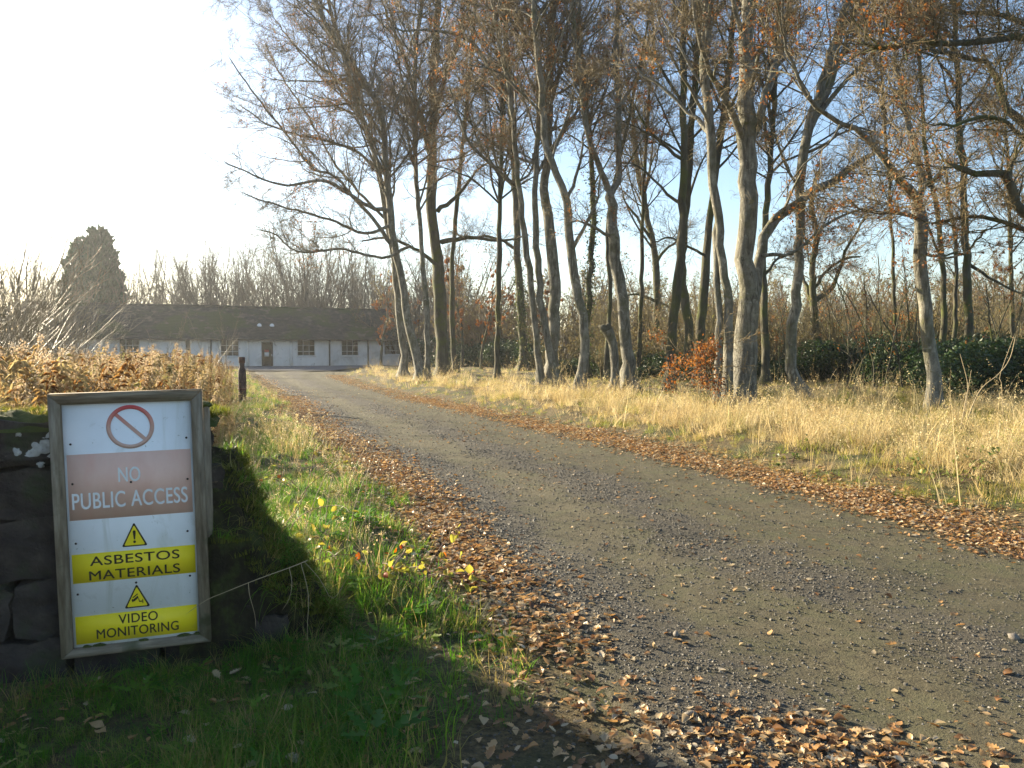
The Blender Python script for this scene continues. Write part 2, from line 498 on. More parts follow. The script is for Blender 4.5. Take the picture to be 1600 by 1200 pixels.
def gravel_mask(x, y):
    w = (x - xl(y)) / (xr(y) - xl(y))
    g = np.exp(-((w - 0.06 - 0.03 * lump(y, 1.0, 0.9, 2)) / 0.13) ** 2) * 1.0 + np.exp(-((w - 0.48 - 0.05 * lump(y, 2.0, 0.7, 5)) / 0.12) ** 2) * 0.8 + 0.14
    return np.clip(g * (0.8 + 0.45 * lump(x, y, 1.1, 15)) + 0.14 * lump(x, y, 3.4, 4) + 0.10 * lump(x, y, 7.3, 6), 0, 1)
i = np.arange(RV.shape[0] * RV.shape[1]).reshape(RV.shape[:2])
road = link('road', mesh_data('road', RV, np.stack([i[:-1, :-1], i[:-1, 1:], i[1:, 1:], i[1:, :-1]], -1), None, True, {'rnd': gravel_mask(RV[..., 0], RV[..., 1]).ravel()}), M['road'])
tag(road, 'rough mud and gravel track leading to the white bungalow', 'road', None, 'structure')

def ground_z(x, y):
    """walking surface: the road where there is road, the ground elsewhere"""
    on = (x > xl(y) - 0.1) & (x < xr(y) + 0.1) & (y < 54)
    return np.where(on, road_z(x, y), ground_h(x, y))

# ------------------------------------------------------------------ the bungalow
BA = np.array([-35.0, 57.5, 0.0]); BB = np.array([-9.3, 71.0, 0.0])
BU = nrm(BB - BA); BL = np.linalg.norm(BB - BA)
BZ = float(height(-18.0, 64.0)) - 0.05
b_yaw = math.atan2(BU[1], BU[0])
def b_s(px):
    k = (px - 800) / F_PX
    # X = k*Y along the facade line
    return (k * BA[1] - BA[0]) / (BU[0] - k * BU[1])
M['render_white'] = surf_mat('dirty_white_render', [(0.3, (0.58, 0.58, 0.56)), (0.55, (0.74, 0.74, 0.72)), (0.8, (0.82, 0.82, 0.80))], 0.9, 8, 0.25, 25, 0.9, stretch=(1, 1, 0.5),
                             over=[(0.5, 0.56, 0.75, (0.36, 0.34, 0.29)), (2.2, 0.62, 0.75, (0.3, 0.29, 0.25))])
M['roof'] = surf_mat('mossy_roof_tiles', [(0.3, (0.03, 0.028, 0.023)), (0.55, (0.06, 0.053, 0.043)), (0.8, (0.12, 0.105, 0.08))], 2.5, 8, 0.9, 9, 0.95, bdist=0.06, stretch=(1, 1.6, 1.6),
                     over=[(0.35, 0.46, 0.60, (0.055, 0.068, 0.022)), (1.3, 0.56, 0.66, (0.115, 0.095, 0.07)), (3.1, 0.60, 0.70, (0.02, 0.018, 0.015))])
M['paint_white'] = surf_mat('white_paint', [(0.3, (0.6, 0.6, 0.58)), (0.7, (0.78, 0.78, 0.76))], 4, 4, 0.1, 30, 0.5)
M['dark_wood'] = surf_mat('dark_timber', [(0.3, (0.035, 0.028, 0.02)), (0.7, (0.085, 0.07, 0.05))], 3, 6, 0.4, 20, 0.85)
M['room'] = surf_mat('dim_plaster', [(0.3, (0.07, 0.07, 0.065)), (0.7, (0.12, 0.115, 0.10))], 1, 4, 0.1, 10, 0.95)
def glass_mat():
    m, nt, out = new_mat('window_glass')
    t = N_(nt, 'ShaderNodeBsdfTransparent'); t.inputs[0].default_value = (0.72, 0.76, 0.74, 1)
    g = N_(nt, 'ShaderNodeBsdfGlossy'); g.inputs['Roughness'].default_value = 0.05
    fr = N_(nt, 'ShaderNodeFresnel'); fr.inputs[0].default_value = 1.5
    mx = N_(nt, 'ShaderNodeMixShader')
    nt.links.new(fr.outputs[0], mx.inputs[0]); nt.links.new(t.outputs[0], mx.inputs[1]); nt.links.new(g.outputs[0], mx.inputs[2])
    nt.links.new(mx.outputs[0], out.inputs[0])
    return m
M['glass'] = glass_mat()

house = tag(empty('bungalow', (BA[0], BA[1], BZ), (0, 0, b_yaw)), 'long low derelict white bungalow with a dark mossy roof at the end of the track', 'building')
EAVE, RIDGE, DEPTH = 2.5, 5.15, 8.0
def pierced(L, H, y, th, holes, sgn):
    """wall slab between y and y+th with openings; holes = (x0,x1,z0,z1)"""
    a = Acc()
    xs = sorted({0.0, L, *[h[0] for h in holes], *[h[1] for h in holes]})
    zs = sorted({-0.3, H, *[h[2] for h in holes], *[h[3] for h in holes]})
    solid = {}
    for i_ in range(len(xs) - 1):
        for j_ in range(len(zs) - 1):
            cx, cz = (xs[i_] + xs[i_ + 1]) / 2, (zs[j_] + zs[j_ + 1]) / 2
            solid[i_, j_] = not any(h[0] < cx < h[1] and h[2] < cz < h[3] for h in holes)
    for (i_, j_), s in solid.items():
        if not s: continue
        x0, x1, z0, z1 = xs[i_], xs[i_ + 1], zs[j_], zs[j_ + 1]
        a.add([[x0, y, z0], [x1, y, z0], [x1, y, z1], [x0, y, z1]], [[0, 1, 2, 3]])
        a.add([[x0, y + th, z0], [x1, y + th, z0], [x1, y + th, z1], [x0, y + th, z1]], [[3, 2, 1, 0]])
        for di, dj, c in ((-1, 0, [[x0, y, z0], [x0, y, z1], [x0, y + th, z1], [x0, y + th, z0]]), (1, 0, [[x1, y, z0], [x1, y + th, z0], [x1, y + th, z1], [x1, y, z1]]),
                          (0, -1, [[x0, y, z0], [x0, y + th, z0], [x1, y + th, z0], [x1, y, z0]]), (0, 1, [[x0, y, z1], [x1, y, z1], [x1, y + th, z1], [x0, y + th, z1]])):
            if not solid.get((i_ + di, j_ + dj), False):
                a.add(c, [[0, 1, 2, 3]])
    return a
WINS = [(187, 219, 1.02), (290, 299, 0.95), (345, 374, 0.98), (465, 493, 0.98), (534, 561, 0.98), (601, 629, 1.05)]
DOOR = (409, 427)
holes = [(b_s(a), b_s(b), z, 2.32) for a, b, z in WINS]
dh = (b_s(DOOR[0]), b_s(DOOR[1]), 0.02, 2.12)
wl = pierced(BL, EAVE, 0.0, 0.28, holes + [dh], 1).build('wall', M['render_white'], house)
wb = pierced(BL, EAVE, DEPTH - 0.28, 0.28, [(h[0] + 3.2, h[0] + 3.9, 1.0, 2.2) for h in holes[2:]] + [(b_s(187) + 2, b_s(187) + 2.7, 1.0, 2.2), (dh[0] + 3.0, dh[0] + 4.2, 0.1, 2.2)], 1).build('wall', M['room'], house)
for xg in (0.0, BL - 0.28):
    a = Acc()
    zz = [(-0.3), EAVE]
    y0, y1 = 0.283, DEPTH - 0.283
    V = []
    for x in (xg + 0.003, xg + 0.277):
        V += [[x, y0, -0.3], [x, y1, -0.3], [x, y1, EAVE], [x, DEPTH / 2, RIDGE - 0.2], [x, y0, EAVE]]
    a.add(V, [[0, 1, 2, 4], [5, 9, 7, 6], [0, 4, 9, 5], [1, 6, 7, 2], [2, 7, 8, 3], [4, 3, 8, 9]], [[2, 3, 4], [7, 9, 8]])
    a.build('gable_wall', M['render_white'], house)
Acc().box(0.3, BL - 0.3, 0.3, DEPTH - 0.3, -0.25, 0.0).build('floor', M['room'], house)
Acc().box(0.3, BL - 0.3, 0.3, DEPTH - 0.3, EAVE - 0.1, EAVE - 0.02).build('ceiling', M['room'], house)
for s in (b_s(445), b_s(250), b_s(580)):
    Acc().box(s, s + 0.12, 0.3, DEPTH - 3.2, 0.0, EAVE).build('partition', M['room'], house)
# roof: two slopes with courses of tiles stepped as real ledges
def slope(front):
    a = Acc()
    n = 22
    run = DEPTH / 2 + 0.45
    rise = RIDGE - (EAVE - 0.05) + 0.12
    for k in range(n):
        t0, t1 = k / n, (k + 1) / n
        y0, y1 = -0.45 + run * t0, -0.45 + run * t1 + 0.05
        z0, z1 = EAVE - 0.15 + rise * t0 + 0.045, EAVE - 0.15 + rise * t1 + 0.045 * 0.2
        nseg = 60
        xs = np.linspace(-0.35, BL + 0.35, nseg + 1)
        wob = 0.035 * lump(xs, t0 * 9, 0.35, 3) + 0.012 * lump(xs, k * 3.1, 2.2, 6)
        sag = -0.10 * np.sin(np.pi * (xs / BL)) * t0
        V = []
        for x, w, s_ in zip(xs, wob, sag):
            for yy, zz in ((y0, z0 - 0.045), (y0, z0), (y1, z1)):
                V.append([x, yy if front else DEPTH - yy, zz + w * 0.6 + s_])
        ii = np.arange(len(V)).reshape(-1, 3)
        Q = np.concatenate([np.stack([ii[:-1, 0], ii[1:, 0], ii[1:, 1], ii[:-1, 1]], -1), np.stack([ii[:-1, 1], ii[1:, 1], ii[1:, 2], ii[:-1, 2]], -1)])
        a.add(V, Q)
    return a
rf = slope(True).build('roof', M['roof'], house)
slope(False).build('roof', M['roof'], house)
Acc().box(-0.3, BL + 0.3, DEPTH / 2 - 0.12, DEPTH / 2 + 0.12, RIDGE - 0.12, RIDGE + 0.07).build('ridge_tiles', M['roof'], rf)
Acc().box(-0.3, BL + 0.3, -0.44, 0.0 - 0.004, EAVE - 0.17, EAVE - 0.12).build('soffit', M['dark_wood'], rf)
Acc().box(-0.3, BL + 0.3, -0.52, -0.45, EAVE - 0.24, EAVE - 0.13).build('gutter', M['dark_wood'], rf)
for px, py in ((411, 504), (431, 505)):   # two pale round plates on the roof
    s = b_s(px)
    t = 0.5
    zc = EAVE - 0.1 + (RIDGE - EAVE) * 0.42
    bm = bmesh.new()
    bmesh.ops.create_cone(bm, cap_ends=True, segments=14, radius1=0.20, radius2=0.17, depth=0.14)
    me = bpy.data.meshes.new('roof_vent'); bm.to_mesh(me); bm.free()
    o = link('roof_vent', me, M['paint_white'], house, (s, 1.35, zc - 0.02), (math.radians(60), 0, 0))
for (x0, x1, z0, z1) in holes:
    w = empty('window', (x0, 0.1, z0)); w.parent = house
    W_, H_ = x1 - x0, z1 - z0
    fr = Acc()
    fr.box(0, W_, 0, 0.06, 0, 0.05).box(0, W_, 0, 0.06, H_ - 0.05, H_).box(0, 0.05, 0.002, 0.058, 0.05, H_ - 0.05).box(W_ - 0.05, W_, 0.002, 0.058, 0.05, H_ - 0.05)
    fr.build('frame', M['paint_white'], w)
    ncol = 1 if W_ < 0.8 else 3
    zt = H_ * 0.28
    Acc().box(0.06, W_ - 0.06, 0.004, 0.05, zt - 0.02, zt + 0.02).build('glazing_bar', M['paint_white'], w)
    if ncol == 3:
        Acc().box(0.06, W_ - 0.06, 0.01, 0.045, H_ * 0.64 - 0.015, H_ * 0.64 + 0.015).build('glazing_bar', M['paint_white'], w)
    for c in range(1, ncol):
        xc = W_ * c / ncol
        Acc().box(xc - 0.02, xc + 0.02, 0.007, 0.054, 0.06, H_ - 0.06).build('glazing_bar', M['paint_white'], w)
    for c in range(ncol):
        xa, xb = max(0.06, W_ * c / ncol + 0.02), min(W_ - 0.06, W_ * (c + 1) / ncol - 0.02)
        for za, zb in ((0.06, zt - 0.02), (zt + 0.02, H_ - 0.06)):
            Acc().add([[xa, 0.03, za], [xb, 0.03, za], [xb, 0.03, zb], [xa, 0.03, zb]], [[0, 1, 2, 3]]).build('pane', M['glass'], w)
    Acc().box(-0.06, W_ + 0.06, -0.17, 0.05, -0.08, -0.003).build('sill', M['render_white'], w)
dr = empty('door', (dh[0], 0.1, 0.02)); dr.parent = house
W_, H_ = dh[1] - dh[0], dh[3] - dh[2]
Acc().box(0, 0.14, 0, 0.08, 0, H_).box(W_ - 0.14, W_, 0, 0.08, 0, H_).box(0.14, W_ - 0.14, 0.003, 0.077, H_ - 0.1, H_).box(0.14, W_ - 0.14, 0.003, 0.077, 0, 0.3).build('frame', M['dark_wood'], dr)
Acc().add([[0.14, 0.04, 0.3], [W_ - 0.14, 0.04, 0.3], [W_ - 0.14, 0.04, H_ - 0.1], [0.14, 0.04, H_ - 0.1]], [[0, 1, 2, 3]]).build('pane', M['glass'], dr)
M['notice_red'] = plain('faded_red_notice', (0.45, 0.12, 0.09), 0.7)
M['notice_white'] = plain('white_notice', (0.7, 0.7, 0.66), 0.7)
Acc().box(0.25, W_ - 0.3, 0.020, 0.030, 1.28, 1.48).build('notice', M['notice_red'], dr)
Acc().box(0.25, W_ - 0.3, 0.020, 0.030, 0.92, 1.26).build('notice', M['notice_white'], dr)
Acc().box(W_ - 0.11, W_ - 0.07, -0.05, -0.002, 0.95, 1.12).build('handle', M['paint_white'], dr)
for px in (387, 455):   # raised pilasters beside the door
    s = b_s(px)
    Acc().box(s - 0.13, s + 0.13, -0.06, -0.004, -0.2, EAVE - 0.2).build('pilaster', M['render_white'], house)
for px in (330, 515, 575):   # rainwater pipes
    s = b_s(px)
    Acc().box(s - 0.045, s + 0.045, -0.10, -0.01, -0.2, EAVE - 0.2).build('rainwater_pipe', M['dark_wood'], house)
# forecourt
fo = Acc()
c = [at(330, 584, 1), at(540, 584, 1)]
V = [[-25.5, 52.5, 0], [-12.0, 53.0, 0], [-10.5, 69.5, 0], [-31.5, 58.7, 0]]
n_ = 14
FV = []
for a_ in np.linspace(0, 1, n_):
    for b_ in np.linspace(0, 1, n_):
        p = (1 - a_) * ((1 - b_) * np.array(V[0]) + b_ * np.array(V[1])) + a_ * ((1 - b_) * np.array(V[3]) + b_ * np.array(V[2]))
        p[2] = float(height(p[0], p[1])) + 0.09
        FV.append(p)
i = np.arange(n_ * n_).reshape(n_, n_)
tag(link('forecourt', mesh_data('forecourt', FV, np.stack([i[:-1, :-1], i[:-1, 1:], i[1:, 1:], i[1:, :-1]], -1), None, True), M['forecourt']),
    'blue-grey asphalt strip in front of the bungalow', 'forecourt', None, 'structure')

# ------------------------------------------------------------------ trees
def leaf_quads(rng, C, size, up=0.3, rnd=None):
    """small folded leaves at points C"""
    K = len(C)
    d = nrm(rng.normal(size=(K, 3)) + np.array([0, 0, -up]))
    s = nrm(np.cross(d, rng.normal(size=(K, 3))))
    n = np.cross(d, s)
    L = size * rng.uniform(0.7, 1.25, K)[:, None]
    V = np.stack([C, C + d * L * 0.5 + s * L * 0.33 + n * L * 0.13, C + d * L, C + d * L * 0.5 - s * L * 0.33 + n * L * 0.13], 1).reshape(-1, 3)
    b = np.arange(K) * 4
    T = np.concatenate([np.stack([b, b + 1, b + 2], -1), np.stack([b, b + 2, b + 3], -1)])
    a = np.repeat(rng.random(K) if rnd is None else rnd, 4)
    return V, T, a

def stem_tube(path, rad, S=12, flare=0.0, rng=RNG, pointy=False):
    """one trunk or limb with slightly uneven girth; flare > 0 widens and flutes the foot"""
    P = path[None]; R = rad[None]
    V, Q, T = tubes(P, R, S, pointy)
    N = len(path)
    rings = V[:N * S].reshape(N, S, 3) if not pointy else V[:(N - 1) * S].reshape(N - 1, S, 3)
    ph = rng.uniform(0, 6.28, 3)
    a = np.arange(S) * 2 * math.pi / S
    zz = path[:len(rings), 2] - path[0, 2]
    wob = 1 + 0.06 * np.sin(2 * a[None] + ph[0] + zz[:, None] * 1.1) + 0.045 * np.sin(3 * a[None] + ph[1] - zz[:, None] * 1.9)
    if flare:
        fl = np.exp(-zz / (flare * 0.45))[:, None]
        wob = wob + fl * (0.7 + 0.75 * np.clip(np.sin(4 * a[None] + ph[2]) + 0.4 * np.sin(3 * a[None] + ph[0]), -0.6, 1.4))
    c = path[:len(rings), None, :]
    rings[:] = c + (rings - c) * wob[..., None]
    return V, Q, T

def kinds_node(ng, meshes):
    """geometry nodes: the given meshes as a list of pickable pieces"""
    j = ng.nodes.new('GeometryNodeJoinGeometry')
    for k, me in reversed(list(enumerate(meshes))):
        o = bpy.data.objects.new(me.name + '_kind', me)
        n = ng.nodes.new('GeometryNodeObjectInfo'); n.inputs['Object'].default_value = o; n.inputs['As Instance'].default_value = False
        g = ng.nodes.new('GeometryNodeGeometryToInstance')
        ng.links.new(n.outputs['Geometry'], g.inputs[0]); ng.links.new(g.outputs[0], j.inputs[0])
    return j.outputs[0]

SPRAYS = []
def make_sprays():
    kinds = []
    for k in range(13):
        rng = np.random.default_rng(4000 + k)
        p = [np.zeros(3)]; d = np.array([1.0, 0, 0])
        for q in range(6):
            d = nrm(d + rng.normal(size=3) * 0.13 + np.array([0.05, 0, 0.03])); p.append(p[-1] + d / 6)
        P0 = np.array(p)[None]; R0 = np.linspace(0.007, 0.0022, 7)[None]
        P1, R1 = spawn(rng, P0, R0, 15, 0.05, 1.0, (25, 60), 0.48, 0.15, 0.6, 5, 0.02, 0.17, 0.7, None, 0.45)
        P2, R2 = spawn(rng, P1, R1, 5, 0.1, 1.0, (25, 60), 0.55, 0.09, 0.32, 4, 0.01, 0.2, 0.75, None, 0.3)
        R1 = np.maximum(R1, 0.0036) * 1.15; R2 = np.maximum(R2, 0.0030) * 1.1
        a = Acc().add(*tubes(P0, R0, 4)).add(*tubes(P1, R1, 3)).add(*tubes(P2, R2, 3))
        me = a.data('twig_spray'); me.materials.append(M['twig'])
        if k >= 10:      # sprays that kept their dead leaves
            ends = np.concatenate([P1[:, -1], P2[:, -1]]); ends = ends[rng.permutation(len(ends))[:38]]
            v_, t_, a_ = leaf_quads(rng, ends, 0.065)
            a.add(v_, None, t_, a_)
            me = a.data('twig_spray'); me.materials.append(M['twig']); me.materials.append(M['copper'])
            mi = np.zeros(len(me.polygons), np.int32); mi[-len(t_):] = 1
            me.polygons.foreach_set('material_index', mi)
        kinds.append(me)
    ng = bpy.data.node_groups.new('twig_sprays', 'GeometryNodeTree')
    ng.interface.new_socket('Geometry', in_out='INPUT', socket_type='NodeSocketGeometry')
    ng.interface.new_socket('Geometry', in_out='OUTPUT', socket_type='NodeSocketGeometry')
    gi = ng.nodes.new('NodeGroupInput'); go = ng.nodes.new('NodeGroupOutput')
    ip = ng.nodes.new('GeometryNodeInstanceOnPoints')
    ip.inputs['Pick Instance'].default_value = True
    def na(nm, ty):
        q = ng.nodes.new('GeometryNodeInputNamedAttribute'); q.data_type = ty; q.inputs['Name'].default_value = nm
        return q.outputs['Attribute']
    jn = ng.nodes.new('GeometryNodeJoinGeometry')
    ng.links.new(gi.outputs[0], ip.inputs['Points'])
    ng.links.new(na('sel', 'BOOLEAN'), ip.inputs['Selection'])
    ng.links.new(kinds_node(ng, kinds), ip.inputs['Instance'])
    ng.links.new(na('idx', 'INT'), ip.inputs['Instance Index'])
    ng.links.new(na('rot', 'FLOAT_VECTOR'), ip.inputs['Rotation'])
    ng.links.new(na('scl', 'FLOAT'), ip.inputs['Scale'])
    ng.links.new(gi.outputs[0], jn.inputs[0]); ng.links.new(ip.outputs[0], jn.inputs[0])
    ng.links.new(jn.outputs[0], go.inputs[0])
    return ng

def crown_with_sprays(acc, pts, dirs, scl, rng, mat, root, leafy=0.5):
    """the crown mesh plus fine twig sprays set on its branches"""
    if not SPRAYS: SPRAYS.append(make_sprays())
    n0 = acc.n; n = len(pts)
    acc.add(pts)
    me = acc.data('crown')
    tot = n0 + n
    sel = np.zeros(tot, bool); sel[n0:] = True
    rot = np.zeros((tot, 3), np.float32)
    d = nrm(dirs)
    rot[n0:, 0] = rng.uniform(-0.7, 0.7, n)
    rot[n0:, 1] = -np.arcsin(np.clip(d[:, 2], -1, 1))
    rot[n0:, 2] = np.arctan2(d[:, 1], d[:, 0])
    sc = np.ones(tot, np.float32); sc[n0:] = scl
    ix = np.zeros(tot, np.int32)
    lw = 0.5 * lump(pts[:, 0], pts[:, 1] + pts[:, 2] * 0.8, 0.8, 3) + 0.5 * lump(pts[:, 2], pts[:, 0], 0.6, 8)
    ix[n0:] = np.where(rng.random(n) < leafy * np.clip(0.1 + 0.9 * lw, 0.03, 1), rng.integers(10, 13, n), rng.integers(0, 10, n))
    a = me.attributes.new('sel', 'BOOLEAN', 'POINT'); a.data.foreach_set('value', sel)
    a = me.attributes.new('rot', 'FLOAT_VECTOR', 'POINT'); a.data.foreach_set('vector', rot.ravel())
    a = me.attributes.new('scl', 'FLOAT', 'POINT'); a.data.foreach_set('value', sc)
    a = me.attributes.new('idx', 'INT', 'POINT'); a.data.foreach_set('value', ix)
    o = link('crown', me, mat, root)
    o['kind'] = 'stuff'
    md = o.modifiers.new('sprays', 'NODES'); md.node_group = SPRAYS[0]
    return o

def finish_tree(name, rng, base, stems, bstems, label, cat, group, bark, twig, dens, leaves, cull=True, flare=0.8, lv=(1, 1, 1, 1), up=0.05, leaf_size=0.075, bias=None, leafzone=None, lmax1=4.6, girth=1.0, twig_r=1.0, sprays=0.0, leaf_jit=0.025):
    """stems: list of (path Nx3, radii N, is_trunk); bstems: list of (path, radii, t0) which carry branches"""
    root = empty(name, base)
    tr = Acc()
    for path, rad, is_trunk in stems:
        V, Q, T = stem_tube(path - base, rad * girth, 12 if rad[0] > 0.06 else 8, flare if is_trunk else 0, rng, pointy=not is_trunk or True)
        tr.add(V, Q, T)
    tw = Acc()
    L1P, L1R = [], []
    for path, rad, t0 in bstems:
        n = 14
        pp = np.stack([np.interp(np.linspace(0, 1, n), np.linspace(0, 1, len(path)), path[:, k]) for k in range(3)], -1)[None]
        rr = np.interp(np.linspace(0, 1, n), np.linspace(0, 1, len(path)), rad)[None]
        P1, R1 = spawn(rng, pp, rr, dens[0], t0, 0.98, (28, 68), 0.30, 1.0, lmax1, 8, up, 0.16, 0.5, bias)
        L1P.append(P1); L1R.append(R1)
        P2, R2 = spawn(rng, pp, rr, dens[0] * 0.9, max(t0, 0.25), 1.0, (35, 80), 0.1, 0.4, 1.6, 6, up, 0.2, 0.3)
        k = in_view(P2[:, 0]) if cull else np.ones(len(P2), bool)
        if k.any(): tw.add(*tubes(P2[k] - base, R2[k] * twig_r, 3))
        L1P.append(np.stack([np.stack([np.interp(np.linspace(0, 1, 8), np.linspace(0, 1, 6), q[:, j]) for j in range(3)], -1) for q in P2[k]]) if k.any() else P2[:0].reshape(0, 6, 3)[:, [0, 0, 1, 2, 3, 4, 5, 5]])
        L1R.append(np.stack([np.interp(np.linspace(0, 1, 8), np.linspace(0, 1, 6), q) for q in R2[k]]) if k.any() else R2[:0][:, [0, 0, 1, 2, 3, 4, 5, 5]])
    P1 = np.concatenate(L1P); R1 = np.concatenate(L1R)
    if cull:
        k = in_view(P1[:, 0], 500); P1, R1 = P1[k], R1[k]
    tr_l = tubes(P1 - base, R1, 5)
    tr.add(*tr_l)
    P2, R2 = spawn(rng, P1, R1, dens[1], 0.15, 1.0, (25, 65), 0.42, 0.35, 2.2, 6, up * 1.2, 0.2, 0.6, None, 0.25)
    if cull:
        k = in_view(P2[:, 0], 220); P2, R2 = P2[k], R2[k]
    tw.add(*tubes(P2 - base, R2 * twig_r, 3))
    P3, R3 = spawn(rng, P2, R2, dens[2], 0.1, 1.0, (25, 62), 0.45, 0.18, 1.1, 4, up, 0.22, 0.65, None, 0.3)
    if cull:
        k = in_view(P3[:, 0], 130); P3, R3 = P3[k], R3[k]
    R3 = np.maximum(R3, 0.0022)
    tw.add(*tubes(P3 - base, R3 * twig_r, 3))
    PL = P3
    if dens[3] > 0:
        P4, R4 = spawn(rng, P3, R3, dens[3], 0.1, 1.0, (28, 60), 0.5, 0.10, 0.5, 3, up * 0.5, 0.22, 0.7, None, 0.3)
        if cull:
            k = in_view(P4[:, 0], 100); P4, R4 = P4[k], R4[k]
        R4 = np.maximum(R4, 0.002)
        tw.add(*tubes(P4 - base, R4 * twig_r, 3))
        PL = P4
    tr.build('trunk', bark, root, smooth=True)
    if sprays > 0:
        def pick(P, per):
            B, Np, _ = P.shape
            k = rng.poisson(per, B); pi = np.repeat(np.arange(B), k); j = rng.integers(1, Np, len(pi))
            d = nrm(P[pi, j] - P[pi, j - 1])
            d = nrm(d + rng.normal(size=d.shape) * 0.42 + np.array([0, 0, 0.10]))
            return P[pi, j], d
        a1, b1 = pick(P1, 1.6 * sprays); a2, b2 = pick(P2, 1.1 * sprays)
        a_ = np.concatenate([a1, a2]); b_ = np.concatenate([b1, b2])
        k = in_view(a_, 90); a_, b_ = a_[k], b_[k]
        crown_with_sprays(tw, a_ - base, b_, rng.uniform(0.55, 1.25, len(a_)), rng, twig, root)
    elif tw.n: tw.build('crown', twig, root)
    if leaves > 0 and len(PL):
        # leaves that hang on: thick on some sprays, none on others
        c = PL[:, -1]
        w = np.clip(lump(c[:, 0], c[:, 1] + c[:, 2] * 0.7, 0.9, base[0]) * 0.6 + lump(c[:, 2], c[:, 0], 0.7, base[1]) * 0.6, 0, None) ** 1.2 + 0.12
        if leafzone is not None: w = w * leafzone(c)
        w = w / w.sum()
        ci = rng.choice(len(PL), leaves, p=w)
        j = rng.integers(1, PL.shape[1], leaves)
        C = PL[ci, j] + rng.normal(size=(leaves, 3)) * leaf_jit
        V, T, a = leaf_quads(rng, C - base, leaf_size)
        lf = Acc(); lf.add(V, None, T, a)
        lf.build('leaves', M['tan_leaves'] if twig in (M['twig_red'], M.get('twig_olive')) else M['copper'], root)
    tag(root, label, cat, group)
    return root

def traced_tree(name, label, d, paths, seed, bark='bark', dens=(1.5, 2.3, 3.6, 2.6), leaves=700, cat='tree', group='bare trees beside the track', up=0.06,
                flare=0.7, bias=None, leafzone=None, leaf_size=0.06, lmax1=4.6, sprays=0.55, arms=3, leaf_jit=0.03):
    """paths: (w0 px, w1 px, drift m, t0, [(px,py)...], kind) - first is the trunk; kind 'T' trunk from the ground, 'L' limb, 'X' trunk that runs on above the frame"""
    rng = np.random.default_rng(seed)
    dens = tuple(a * b for a, b in zip(dens, (1.5, 1.3, 0.9, 0.5)))
    stems, bst, base = [], [], None
    for k, (w0, w1, drift, t0, pts, kind) in enumerate(paths):
        dd = d if not isinstance(drift, tuple) else d + drift[0]
        dr = drift if not isinstance(drift, tuple) else drift[1]
        n = len(pts)
        W = [at(px, py, dd + dr * (i_ / max(n - 1, 1))) for i_, (px, py) in enumerate(pts)]
        rad = [0.82 * w * dd / F_PX / 2 for w in np.linspace(w0, w1, n)]
        if 'X' in kind:        # goes on rising out of the frame
            dirv = nrm(W[-1] - W[-2]); r_ = rad[-1]
            dirv = nrm(dirv + np.array([0, 0, 0.3]))
            for q in range(1, 4):
                W.append(W[-1] + dirv * 1.6 + rng.normal(size=3) * 0.15)
                rad.append(r_ * (1 - q * 0.27))
        W = np.array(W)
        if 'T' in kind:
            gz = float(ground_h(W[0, 0], W[0, 1]))
            foot = W[0].copy(); foot[2] = gz - 0.12
            W[0, 2] = max(W[0, 2], gz + 0.15)
            W = np.concatenate([[foot], W]); rad = [rad[0] * 1.02] + rad
            if base is None: base = np.array([foot[0], foot[1], gz])
        L = np.linalg.norm(np.diff(W, axis=0), axis=1).sum()
        nn = int(np.clip(L * 3.2, 8, 40))
        WP = smooth_path(np.concatenate([W, np.array(rad)[:, None]], 1), nn)
        path, rd = WP[:, :3], np.maximum(WP[:, 3], 0.004)
        jit = rng.normal(size=(nn, 3)) * (0.018 + 0.05 * rd[:, None]) ; jit[0] = 0
        path = path + jit
        if 'T' in kind or 'X' in kind:
            pass
        stems.append((path, rd, 'T' in kind))
        if t0 < 1: bst.append((path, rd, t0))
        if 'T' in kind and 'X' in kind and arms and t0 < 0.9:      # steep secondary limbs leaving the trunk
            for q in range(arms):
                tt = rng.uniform(min(max(t0 - 0.1, 0.3), 0.7), 0.8)
                j0 = int(tt * (nn - 1))
                tg = nrm(path[min(j0 + 1, nn - 1)] - path[j0 - 1])
                az_ = rng.uniform(0, 6.28)
                dv = nrm(tg + np.array([math.cos(az_), math.sin(az_) * 0.8, 0]) * rng.uniform(0.35, 0.85))
                ln = rng.uniform(3.5, 7.0)
                pp = [path[j0]]
                for w_ in range(7):
                    dv = nrm(dv + rng.normal(size=3) * 0.11 + np.array([0, 0, 0.10])); pp.append(pp[-1] + dv * ln / 7)
                pp = smooth_path(np.array(pp), 16)
                rr = np.linspace(rd[j0] * rng.uniform(0.35, 0.6), 0.012, 16)
                stems.append((pp, rr, False)); bst.append((pp, rr, 0.2))
    return finish_tree(name, rng, base, stems, bst, label, cat, group, M[bark], M['twig'], dens, leaves, True, flare, up=up, bias=bias, leafzone=leafzone, leaf_size=leaf_size, lmax1=lmax1, sprays=sprays, leaf_jit=leaf_jit)

